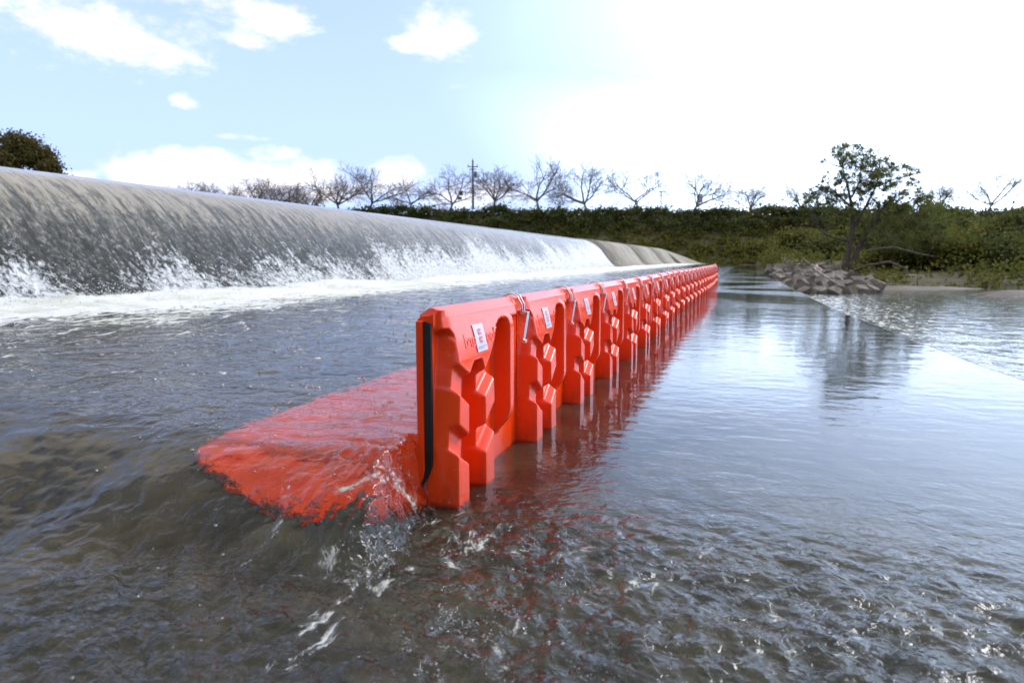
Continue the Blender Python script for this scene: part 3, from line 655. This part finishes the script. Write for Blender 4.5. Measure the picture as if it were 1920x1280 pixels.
FRONT = [(1462, 524, 25.5), (1478, 536, 23.4), (1494, 545, 22.0), (1512, 550, 21.0), (1536, 551, 20.8), (1562, 550, 20.8), (1590, 548, 21), (1612, 548, 21.2), (1634, 546, 21.6)]
ordn = ['first', 'second', 'third', 'fourth', 'fifth', 'sixth', 'seventh', 'eighth', 'ninth', 'tenth', 'eleventh', 'twelfth', 'thirteenth', 'fourteenth', 'fifteenth', 'sixteenth', 'seventeenth', 'eighteenth', 'nineteenth', 'twentieth', 'twenty-first', 'twenty-second', 'twenty-third', 'twenty-fourth', 'twenty-fifth', 'twenty-sixth']
def put_block(px, py, d_, k, lb, sc=None):
    p = at(px, py, d_); o = bpy.data.objects.new('armour_block', BM_[k % 6]); COL.objects.link(o); R_ = random.Random(k*3+1)
    s_ = sc or (.52+.22*R_.random()); o.scale = (s_*1.05, s_, s_*.85); o.location = p; o.rotation_euler = (R_.uniform(-.5, .5), R_.uniform(-.5, .5), R_.uniform(0, 6.28))
    tag(o, lb, 'concrete block', 'concrete armour blocks at the edge of the lower river'); return o
for k, (px, py, d_) in enumerate(FRONT): put_block(px, py+1, d_, k, 'grey concrete block, %s from the left along the water line of the heap' % ordn[k], .60)
k = 20
for row, (py, d_, xa_, xb_) in enumerate([(538, 22.6, 1484, 1650), (530, 24.2, 1470, 1625), (522, 26., 1458, 1608), (515, 28.2, 1452, 1590), (509, 31., 1444, 1570), (504, 34.5, 1440, 1556)]):
    n = [10, 9, 9, 9, 9, 8][row]
    for q in range(n):
        f_ = (q+.5*(row % 2))/(n-.5); px = xa_+(xb_-xa_)*f_; bend = max(0, (px-1500))*.06*(1 if row < 3 else .5)
        put_block(px+rng.normal(0, 1.5), py-rng.random()*2+0*bend, d_, k, 'concrete block, %s from the left in the %s row up from the water' % (ordn[q], ordn[row+1])); k += 1
# heap core under the blocks
cxy = [at(*q)[:2] for q in ((1440, 512, 36), (1462, 530, 25), (1500, 552, 21.6), (1640, 553, 21.8), (1620, 525, 27), (1560, 508, 34))]
bm = bmesh.new(); tv = [bm.verts.new((x, y, z)) for (x, y), z in zip(cxy, (-.30, -.42, -.60, -.60, -.40, -.12))]; bv = [bm.verts.new((x, y, -1.)) for x, y in cxy]
bm.faces.new(tv)
for q in range(6): bm.faces.new((tv[q], bv[q], bv[(q+1) % 6], tv[(q+1) % 6]))
tag(bmesh_obj('rubble', bm, M_BLOCK), kind='stuff')
def sandbar(name, cx, cy, rx, ry, h, rz=0.):
    rr_ = np.linspace(0, 1, 14)[:, None]; an = np.linspace(0, 2*math.pi, 41)[None, :-1]
    w_ = 1+.18*np.sin(3*an+1)+.1*np.sin(7*an); x = rr_*np.cos(an)*w_*rx; y = rr_*np.sin(an)*w_*ry
    z = -.44+h*(1-rr_**2)+0*an+.02*pn(x*1.5+5, y*1.5, 8); xr_ = cx+x*math.cos(rz)-y*math.sin(rz); yr_ = cy+x*math.sin(rz)+y*math.cos(rz)
    n_, m_ = x.shape; ix = np.arange(n_*m_).reshape(n_, m_); F_ = np.stack([ix[:-1], np.roll(ix, -1, 1)[:-1], np.roll(ix, -1, 1)[1:], ix[1:]], -1).reshape(-1, 4)
    tag(link(name, mesh_np(name, np.stack([xr_, yr_, z], -1).reshape(-1, 3), F_), M_SAND, smooth=True), kind='structure')
p = at(1690, 548, 24.5); sandbar('sand_spit', p[0], p[1], 3.3, .9, .2, .35)
p = at(1905, 553, 20.5); sandbar('sandbar', p[0], p[1], 1.6, .5, .22, .3)
def log(name, pts, r, m_, lb, cat='driftwood', grp='driftwood on the right bank', forks=0):
    P0 = np.array([at(*q) for q in pts]); o0 = P0[0].copy(); P0 = P0-o0
    # resample with some crookedness
    tt = np.linspace(0, len(P0)-1, 6*len(P0)); Q = np.stack([np.interp(tt, np.arange(len(P0)), P0[:, i_]) for i_ in range(3)], -1)+rng.normal(0, r*.22, (len(tt), 3))
    rs = np.linspace(r, r*.4, len(tt)); paths = [(Q, rs)]
    for k_ in range(forks):
        a_ = rng.integers(4, len(Q)-2); dv = rng.normal(0, 1, 3); dv[2] = abs(dv[2]); dv /= np.linalg.norm(dv)
        paths.append((np.array([Q[a_], Q[a_]+dv*.25, Q[a_]+dv*.5+rng.normal(0, .08, 3)]), (rs[a_]*.5, rs[a_]*.35, rs[a_]*.15)))
    v_, f_ = tubes(paths, 7); me_ = mesh_np(name, v_, f_); tag(link(name, me_, m_, smooth=True, loc=o0), lb, cat, grp)
log('driftwood_log', [(1524, 503, 22.5), (1550, 520, 21.4), (1578, 537, 20.6)], .055, M_DRIFT, 'long pale log lying slanted down across the concrete blocks')
log('driftwood_log', [(1528, 500, 24), (1540, 508, 23.4), (1548, 512, 23)], .08, M_DRIFT, 'short broken stump on top of the concrete block heap', forks=2)
log('driftwood_log', [(1452, 512, 27), (1456, 520, 25.4)], .05, M_DRIFT, 'short pale stick at the left end of the block heap')
log('driftwood_log', [(1474, 514, 26.5), (1490, 512, 26.2)], .05, M_DRIFT, 'small bleached plank like log on the left of the heap')
log('driftwood_log', [(1588, 514, 29.5), (1640, 523, 28.), (1690, 528, 27.2), (1740, 533, 27)], .11, M_DARKLOG, 'long dark trunk lying flat from the leaning tree towards the sand', forks=5)
log('driftwood_log', [(1590, 512, 29), (1620, 500, 28), (1665, 490, 27.5), (1700, 505, 27.2), (1705, 522, 27)], .065, M_DARKLOG, 'arched dark branch above the fallen trunk', forks=3)
log('driftwood_log', [(1625, 470, 29), (1675, 463, 28.5), (1720, 475, 28.), (1750, 480, 28)], .045, M_DARKLOG, 'thin dark branch hanging over the yellowish shrub', forks=2)
log('driftwood_log', [(1660, 530, 27), (1700, 538, 26), (1750, 541, 26)], .07, M_DARKLOG, 'second dark branch lying lower, near the sand spit', forks=4)
log('driftwood_log', [(1700, 516, 28.6), (1735, 520, 28.2)], .07, M_DRIFT, 'short pale log end showing behind the dark fallen trunk')
log('driftwood_log', [(1836, 552, 20.8), (1875, 547, 20.7), (1925, 560, 20)], .035, M_DARKLOG, 'bent dark branch on the small sandbar by the right edge', forks=1)
log('driftwood_log', [(1466, 500, 35), (1474, 475, 35)], .03, M_DRIFT, 'thin dead stem standing upright behind the blocks')

# ------------------------------------------------------------------ flood barrier panels
def poly_sd(U, Vv, poly):
    """signed distance, positive inside"""
    P_ = np.array(poly); d = np.full(U.shape, 1e9); ins = np.zeros(U.shape, bool)
    for k_ in range(len(P_)):
        a = P_[k_]; b_ = P_[(k_+1) % len(P_)]; e = b_-a; w = np.stack([U-a[0], Vv-a[1]], -1)
        tt = np.clip((w@e)/(e@e), 0, 1); d = np.minimum(d, np.hypot(w[..., 0]-tt*e[0], w[..., 1]-tt*e[1]))
        c_ = ((a[1] > Vv) != (b_[1] > Vv)) & (U < (b_[0]-a[0])*(Vv-a[1])/(b_[1]-a[1]+1e-12)+a[0]); ins ^= c_
    return np.where(ins, d, -d)
UP = [(.010, .60), (.012, .487), (.034, .484), (.047, .470), (.044, .43), (.037, .392), (.107, .351), (.128, .366), (.150, .381), (.205, .381), (.215, .346), (.310, .402), (.350, .43), (.375, .460), (.41, .476), (.445, .482), (.475, .476), (.49, .462), (.62, .462), (.62, .60)]
RIDGE = [(.462, .50), (.462, .10), (.515, .10), (.515, .50)]
LEG1M = [(.020, .332), (.097, .285), (.091, .182), (.012, .231)]
LEG1L = [(.004, .169), (.088, .120), (.086, -.1), (-.004, -.1), (-.004, .0)]
LEG2M = [(.205, .285), (.292, .337), (.296, .245), (.205, .182)]
LEG2L = [(.202, .119), (.288, .175), (.284, -.1), (.200, -.1)]
COL1 = [(.045, .474), (.105, .37), (.090, -.1), (-.010, -.1), (-.002, .0), (.003, .17), (.021, .332), (.034, .395), (.040, .43)]; COL2 = [(.205, .36), (.296, .42), (.288, -.1), (.200, -.1)]
def DF(U, Vv):
    top_d = np.interp(Vv, [0, .34, .40, .46, .50, .53], [.114, .110, .102, .088, .076, .068])
    base = np.full(U.shape, .040)
    base = np.where(U > .66, .034, base)
    z = base
    def add(z, poly, lvl, w=.013, sh=0.):
        return z+(np.maximum(lvl-z, 0))*ss(poly_sd(U, Vv, poly)+sh, 0., w)
    z = add(z, COL1, .083, .008, .004); z = add(z, COL2, .080, .010, .004)
    for q_ in (UP, LEG1M, LEG1L, LEG2M, LEG2L): z = add(z, q_, top_d, .011, .003)
    z = np.where((Vv < .485) & (U > .50), base, z)
    z = add(z, RIDGE, np.minimum(.098, top_d+.012), .011, .003)
    # ridge runs out towards its foot
    rd_ = (U > .44) & (Vv < .20); z = np.where(rd_, np.minimum(z, np.interp(Vv, [0, .10, .125, .15, .175, .20], [.040, .040, .062, .082, .094, .10])), z)
    # band along the top, past the ridge
    bnd = ss(Vv, .478, .496)*ss(U, .50, .52); z = np.maximum(z, base+(.060-base)*bnd)
    # rounded neck at the joint
    nk = np.exp(-((U-.018)/.016)**2)*ss(Vv, .46, .50); z = z-.016*nk*0
    nk2 = ss(Vv, .485, .50)*(1-ss(U, .006, .05)); z = np.where(Vv > .47, z-(z-.050)*nk2*.6, z)
    return z
vv = np.linspace(-.005, .525, 178)
uu = np.concatenate([np.linspace(0, .545, 364), np.linspace(.552, L-.003, 22)]); NU = len(uu)
U_, V_ = np.meshgrid(uu, vv); Dd = DF(U_, V_)
# a light smoothing rounds every edge like moulded plastic
for _ in range(5):
    q_ = np.pad(Dd, 1, mode='edge'); Dd = (q_[:-2, 1:-1]+q_[2:, 1:-1]+q_[1:-1, :-2]+q_[1:-1, 2:]+2*q_[1:-1, 1:-1])/6
rows = [np.stack([Dd[k_], uu, np.full(NU, vv[k_])], -1) for k_ in range(len(vv))]
dt = Dd[-1]; bev = ss(uu, .030, .044)*(1-ss(uu, L-.085, L-.07))
notch = (1-ss(uu, .010, .016))
def row(dv, zv): return np.stack([dv, uu, zv], -1)
rows.append(row(dt-.003*bev, .5275+0*uu)); rows.append(row(dt*(1-bev)+bev*.047, .538+.004*(1-bev)-.010*notch))
rows.append(row(.046*bev+(1-bev)*(dt-.010), .5395+.005*(1-bev)-.012*notch)); rows.append(row(np.full(NU, .043), .546-.014*notch))
rows.append(row(np.full(NU, .041), .548-.020*notch)); rows.append(row(np.full(NU, .030), .549-.021*notch)); rows.append(row(np.full(NU, .012), .538-.012*notch)); rows.append(row(np.full(NU, 0.), .530-.012*notch))
for zz_ in (.4, .2, -.005): rows.append(row(np.zeros(NU), np.full(NU, zz_)))
Rw = np.array(rows); nr = len(rows); ix = np.arange(nr*NU).reshape(nr, NU)
Fq = np.stack([ix[:-1, :-1], ix[:-1, 1:], ix[1:, 1:], ix[1:, :-1]], -1).reshape(-1, 4)
me = mesh_np('wall_panel', Rw.reshape(-1, 3), Fq)
bm = bmesh.new(); bm.from_mesh(me); bm.verts.ensure_lookup_table()
for c_ in (0, NU-1): bm.faces.new([bm.verts[int(i_)] for i_ in (ix[:, c_] if c_ else ix[::-1, c_])])
bmesh.ops.recalc_face_normals(bm, faces=bm.faces)
bmesh.ops.triangulate(bm, faces=[f_ for f_ in bm.faces if len(f_.verts) > 4])
for f_ in bm.faces: f_.smooth = True
for e in bm.edges:
    if len(e.link_faces) == 2 and (e.calc_face_angle(0) > .5 and (min(v_.co.z for v_ in e.verts) > .526 or max(v_.co.y for v_ in e.verts) < .0005 or min(v_.co.y for v_ in e.verts) > L-.0035)): e.smooth = False
bm.to_mesh(me); bm.free()

panel = empty('flood_barrier_panel', (XW, Y0, 0))
link('wall_panel', me, M_RED, panel)
def dsamp(u, v): return float(DF(np.array([u]), np.array([v]))[0])
# flange that carries the gasket, and the gasket strip on the end face
bm = bmesh.new(); pts = [(0, .06), (0, .515), (.020, .515), (.020, .11), (.014, .085)]
a = [bm.verts.new((d_, -.012, z_)) for d_, z_ in pts]; b_ = [bm.verts.new((d_, .001, z_)) for d_, z_ in pts]
bm.faces.new(a); bm.faces.new(b_[::-1])
for k_ in range(5): bm.faces.new((a[k_], b_[k_], b_[(k_+1) % 5], a[(k_+1) % 5]))
bmesh_obj('end_flange', bm, M_RED, panel, bevel=.002)
bm = bmesh.new(); gl = [(.021, .514), (.021, .13), (.019, .105), (.012, .08), (.004, .065)]; gr = [(.042, .508), (.042, .145), (.040, .125), (.032, .10), (.008, .062)]
def ring(yv): return [[bm.verts.new((d_, yv, z_)) for d_, z_ in g_] for g_ in (gl, gr)]
A, B_ = ring(-.009), ring(.002)
for k_ in range(4):
    bm.faces.new((A[0][k_], A[1][k_], A[1][k_+1], A[0][k_+1])); bm.faces.new((A[0][k_], A[0][k_+1], B_[0][k_+1], B_[0][k_])); bm.faces.new((A[1][k_+1], A[1][k_], B_[1][k_], B_[1][k_+1]))
bm.faces.new((A[0][0], B_[0][0], B_[1][0], A[1][0]))
bmesh_obj('gasket', bm, M_RUB, panel)
# submerged foot plate on the upstream side, with stiffening ribs
bm = bmesh.new(); sec = [(0.0, -.006), (-.68, -.006), (-.685, .012), (-.66, .020), (-.10, .026), (-.03, .05), (-.004, .10), (0., .10)]
a = [bm.verts.new((x_, 0.002, z_)) for x_, z_ in sec]; b_ = [bm.verts.new((x_, L-.004, z_)) for x_, z_ in sec]
bm.faces.new(a[::-1]); bm.faces.new(b_)
for k_ in range(len(sec)): bm.faces.new((a[k_], a[(k_+1) % len(sec)], b_[(k_+1) % len(sec)], b_[k_]))
bmesh_obj('foot_plate', bm, M_RED, panel, bevel=0)
for uy in (.02, .19, .36, .53, .69):
    bm = bmesh.new(); box(bm, (-.64, uy-.012, .018), (-.03, uy+.012, .036)); bmesh_obj('foot_rib', bm, M_RED, panel, bevel=.004)
bm = bmesh.new(); fp = [(-.685, .003), (-.67, -.055), (-.36, -.19), (-.20, -.22), (-.08, -.11), (-.004, -.03), (-.004, .003)]
a = [bm.verts.new((x_, y_, .014)) for x_, y_ in fp]; b_ = [bm.verts.new((x_, y_, -.006)) for x_, y_ in fp]
bm.faces.new(a); bm.faces.new(b_[::-1])
for k_ in range(len(fp)): bm.faces.new((a[k_], b_[k_], b_[(k_+1) % len(fp)], a[(k_+1) % len(fp)]))
bmesh_obj('foot_flange', bm, M_RED, panel)
# sticker that follows the moulded face
def conform(name, u0, u1, v0, v1, off, m_, parent, n=5):
    g_ = []; 
    for i_ in range(n+1):
        for j_ in range(n+1):
            u_ = u0+(u1-u0)*i_/n; v_ = v0+(v1-v0)*j_/n; g_.append((dsamp(u_, v_)+off, u_, v_))
    ix = np.arange((n+1)**2).reshape(n+1, n+1); F_ = np.stack([ix[:-1, :-1], ix[1:, :-1], ix[1:, 1:], ix[:-1, 1:]], -1).reshape(-1, 4)
    return link(name, mesh_np(name, g_, F_), m_, parent)
SU, SV = .180, .412; SW, SH = .078, .078
st_ = conform('sticker', SU, SU+SW, SV, SV+SH, .0026, M_WHITE, panel)
def mark(a0, a1, b0, b1, m_, off=.0033): return conform('printed_mark', SU+SW*a0, SU+SW*a1, SV+SH*b0, SV+SH*b1, off, m_, st_, 1)
mark(.36, .68, .60, .82, M_SRED); mark(.36, .68, .31, .53, M_SRED)
for q_ in range(5):
    for b0 in (.655, .365): mark(.40+.055*q_, .435+.055*q_, b0+.01*(q_ % 2), b0+.11, M_SPALE, .0040)
mark(.38, .66, .63, .636, M_SPALE, .0040); mark(.38, .66, .34, .348, M_SPALE, .0040)
for q_, (a0, a1) in enumerate([(.10, .24), (.26, .45), (.47, .58), (.60, .76), (.78, .92)]): mark(a0, a1, .165, .185, M_SGREY)
for q_, (a0, a1) in enumerate([(.10, .30), (.32, .42), (.44, .62)]): mark(a0, a1, .105, .125, M_SGREY)
# moulded lettering, seen from behind
fc = bpy.data.curves.new('letters', 'FONT'); fc.body = 'Floodguard'; fc.size = .054; fc.extrude = .0016; fc.resolution_u = 3; fc.offset = .0006
fo_ = bpy.data.objects.new('letters', fc); COL.objects.link(fo_); dg = bpy.context.evaluated_depsgraph_get(); dg.update()
me2 = bpy.data.meshes.new_from_object(fo_.evaluated_get(dg)); bpy.data.objects.remove(fo_)
co = np.array([v_.co[:] for v_ in me2.vertices]); wid = co[:, 0].max()-co[:, 0].min(); sx = .262/wid
u_ = .368-(co[:, 0]-co[:, 0].min())*sx; v_ = .432+co[:, 1]
nd = DF(u_, v_)+.0003+co[:, 2]*.8; me2.vertices.foreach_set('co', np.stack([nd, u_, v_], -1).astype(np.float32).ravel()); me2.flip_normals(); me2.update()
letters = link('lettering', me2, M_RED, panel)

# steel clamp over a joint
clamp = empty('clamp', (XW, Y0+L, 0))
def wire(pts, r=.0027):
    P0 = np.array(pts); tt = np.linspace(0, len(P0)-1, 5*len(P0)); Q = np.stack([np.interp(tt, np.arange(len(P0)), P0[:, i_]) for i_ in range(3)], -1); return (Q, np.full(len(Q), r))
loopp = []
for sx_ in (-.013, .013):
    loopp.append(wire([(.078, sx_*.8-.045, .492), (.076, sx_-.045, .520), (.060, sx_*1.1-.045, .548), (.045, sx_*1.2-.045, .558), (.025, sx_*1.1-.045, .558), (.002, sx_-.045, .545), (-.004, sx_-.045, .50)]))
loopp.append(wire([(.080, -.056, .492), (.082, -.045, .488), (.080, -.034, .492)])); loopp.append(wire([(-.004, -.058, .50), (-.004, -.045, .494), (-.004, -.032, .50)]))
v_, f_ = tubes(loopp, 6); link('wire_loop', mesh_np('wire_loop', v_, f_), M_STEEL, clamp, True)
bm = bmesh.new(); Mx = Matrix.Translation((.076, -.045, .45)) @ Matrix.Rotation(rad(9), 4, 'Y')
box(bm, (.012, -.013, -.052), (.0145, .013, .046), Mx); box(bm, (-.014, -.013, -.045), (.012, -.0105, .046), Mx); box(bm, (-.014, .0105, -.045), (.012, .013, .046), Mx)
bmesh_obj('lever', bm, M_STEEL, clamp, bevel=.0006)
bm = bmesh.new(); box(bm, (.008, -.011, -.064), (.022, .011, -.0525), Mx); bmesh_obj('latch_lip', bm, M_STEEL, clamp, bevel=.001)
bm = bmesh.new(); box(bm, (-.012, -.0145, .030), (.010, .0145, .040), Mx); bmesh_obj('pivot', bm, M_STEEL, clamp, bevel=.001)

base_kids = list(panel.children)
wob = lambda k_: (.004*math.sin(k_*1.9)+.022*math.sin(k_*.42+.2)*min(1, k_/9), .004*math.sin(k_*.8+1)*min(1, k_/5)-.006*min(1, k_/12))
for k_ in range(NMOD):
    if k_ == 0: o = panel
    else:
        o = panel.copy(); COL.objects.link(o)
        for ch in base_kids:
            kn = ch.name.split('.')[0]
            if kn in ('gasket', 'end_flange', 'foot_flange') or (k_ > 9 and kn in ('lettering', 'foot_rib')): continue
            c_ = ch.copy(); COL.objects.link(c_); c_.parent = o
            for g_ in ch.children:
                if k_ > 5: break
                d_ = g_.copy(); COL.objects.link(d_); d_.parent = c_
    wx, wz = wob(k_); wx1, _ = wob(k_+1)
    o.location = (XW+wx, Y0+k_*L, wz); o.rotation_euler = (random.uniform(-.002, .002), random.uniform(-.006, .006) if k_ else 0, -math.atan((wx1-wx)/L)+(random.uniform(-.006, .006) if k_ else 0))
    if k_ == 0: lb = 'nearest red flood barrier panel with exposed black gasket and water rushing round it'
    elif k_ == NMOD-1: lb = 'last and farthest red flood barrier panel at the end of the row'
    else: lb = '%s red flood barrier panel counting from the near open end' % ordn[k_]
    tag(o, lb, 'flood barrier panel', 'interlocked red flood barrier panels standing in the river')
    if k_ < NMOD-1:
        c_ = clamp if k_ == 0 else copy_tree(clamp)
        c_.location = (XW+wx1, Y0+(k_+1)*L, wz); c_.rotation_euler = (0, 0, o.rotation_euler[2]+random.uniform(-.04, .04))
        tag(c_, 'steel wire clamp over the joint between the %s and %s red panels' % (ordn[k_], ordn[k_+1]), 'clamp', 'steel clamps on the barrier joints')

# ------------------------------------------------------------------ bubbles and splash
def water_z(x, y): return H(np.atleast_1d(np.asarray(x, float)), np.atleast_1d(np.asarray(y, float)))[0]
def bubmat():
    m, n, o = mat('bubble_film'); fr = n.new('ShaderNodeFresnel'); fr.inputs[0].default_value = 1.6
    gl_ = n.new('ShaderNodeBsdfGlossy'); gl_.inputs['Roughness'].default_value = .05; tr = n.new('ShaderNodeBsdfTransparent'); tr.inputs[0].default_value = (.92, .92, .92, 1)
    df = n.new('ShaderNodeBsdfDiffuse'); df.inputs[0].default_value = (.75, .75, .76, 1)
    a = n.new('ShaderNodeMixShader', i_0=.16, i_1=tr, i_2=df); b = n.new('ShaderNodeMixShader', i_0=n.m('MULTIPLY', n.m('ADD', fr.outputs[0], .05), 1.1, clamp=True), i_1=a, i_2=gl_); n.put(o.inputs[0], b); return m
M_BUB = bubmat()
def bubbles(name, C, Rr):
    bm = bmesh.new(); bmesh.ops.create_uvsphere(bm, u_segments=9, v_segments=6, radius=1.)
    bmesh.ops.delete(bm, geom=[v for v in bm.verts if v.co.z < -.3], context='VERTS'); bm.verts.ensure_lookup_table(); bm.verts.index_update()
    v0 = np.array([v.co[:] for v in bm.verts]); fs = [[v.index for v in f.verts] for f in bm.faces]; f0 = np.array([q if len(q) == 4 else q+[q[-1]] for q in fs]); bm.free()
    tri = [q for q in fs if len(q) == 3]; quad = [q for q in fs if len(q) == 4]; T = np.array(tri+[[q[0], q[1], q[2]] for q in quad]+[[q[0], q[2], q[3]] for q in quad])
    n = len(C); v = v0[None]*np.asarray(Rr)[:, None, None]+np.asarray(C)[:, None, :]; f = T[None]+(np.arange(n)*len(v0))[:, None, None]
    tag(link(name, mesh_np(name, v.reshape(-1, 3), f.reshape(-1, 3)), M_BUB, smooth=True), kind='stuff')
C = []; Rr = []
def cluster(cx, cy, n, sp, r, asp=2.5, ang=0.):
    for _ in range(n):
        a = rng.normal(0, sp*asp**.5); b = rng.normal(0, sp/asp**.5); x = cx+a*math.cos(ang)-b*math.sin(ang); y = cy+a*math.sin(ang)+b*math.cos(ang)
        C.append((x, y)); Rr.append(r*(.55+.8*rng.random()**2))
for _ in range(230):   # chains in the rough foreground
    x = -.55+1.25*rng.random(); y = .72+.75*rng.random(); cluster(x, y, int(6+34*rng.random()**2), .011, .0019, 3., rng.normal(-.3, .5))
for _ in range(260):
    x = -1.2+2.1*rng.random(); y = .6+1.1*rng.random(); C.append((x, y)); Rr.append(.0012+.0045*rng.random()**4)
for _ in range(480):   # bubbles riding on the pool upstream
    x = -5.5+4.6*rng.random(); y = 1.9+6*rng.random()**1.3; cluster(x, y, int(1+6*rng.random()**3), .018, .0055*(1+y*.14), 2., rng.normal(0, .4))
for _ in range(170):   # over the submerged foot
    x = -1.7+.85*rng.random(); y = 1.35+1.2*rng.random(); cluster(x, y, int(1+5*rng.random()**3), .012, .0038, 1.5, 0)
C = np.array(C); bad = (C[:, 0] > XW-.01) & (C[:, 0] < XW+.13) & (C[:, 1] > Y0-.03); C = C[~bad]; Rr = np.array(Rr)[~bad]
bubbles('foam_bubbles', np.column_stack([C, water_z(C[:, 0], C[:, 1])-.0005]), Rr)
# drops thrown up where the jet lands by the open end of the barrier
def dropmat():
    m, n, o = mat('water_drop'); n.put(o.inputs[0], principled(n, Base_Color=(.97, .98, .98, 1), Roughness=.02, IOR=1.33, Transmission_Weight=1.)); return m
n = 240; q = rng.random(n); x = XW+.02+.16*q*rng.random(n)+.035*rng.normal(0, 1, n); y = Y0-.03-.50*q+.02*rng.normal(0, 1, n)
z = water_z(x, y)+np.abs(rng.normal(0, .012, n)); k = ~((x > XW-.01) & (y > Y0-.015))
blobs('splash', np.stack([x, y, z], -1)[k], (.001+.003*rng.random(n)**2)[k], dropmat(), 2.0, jit=.8)
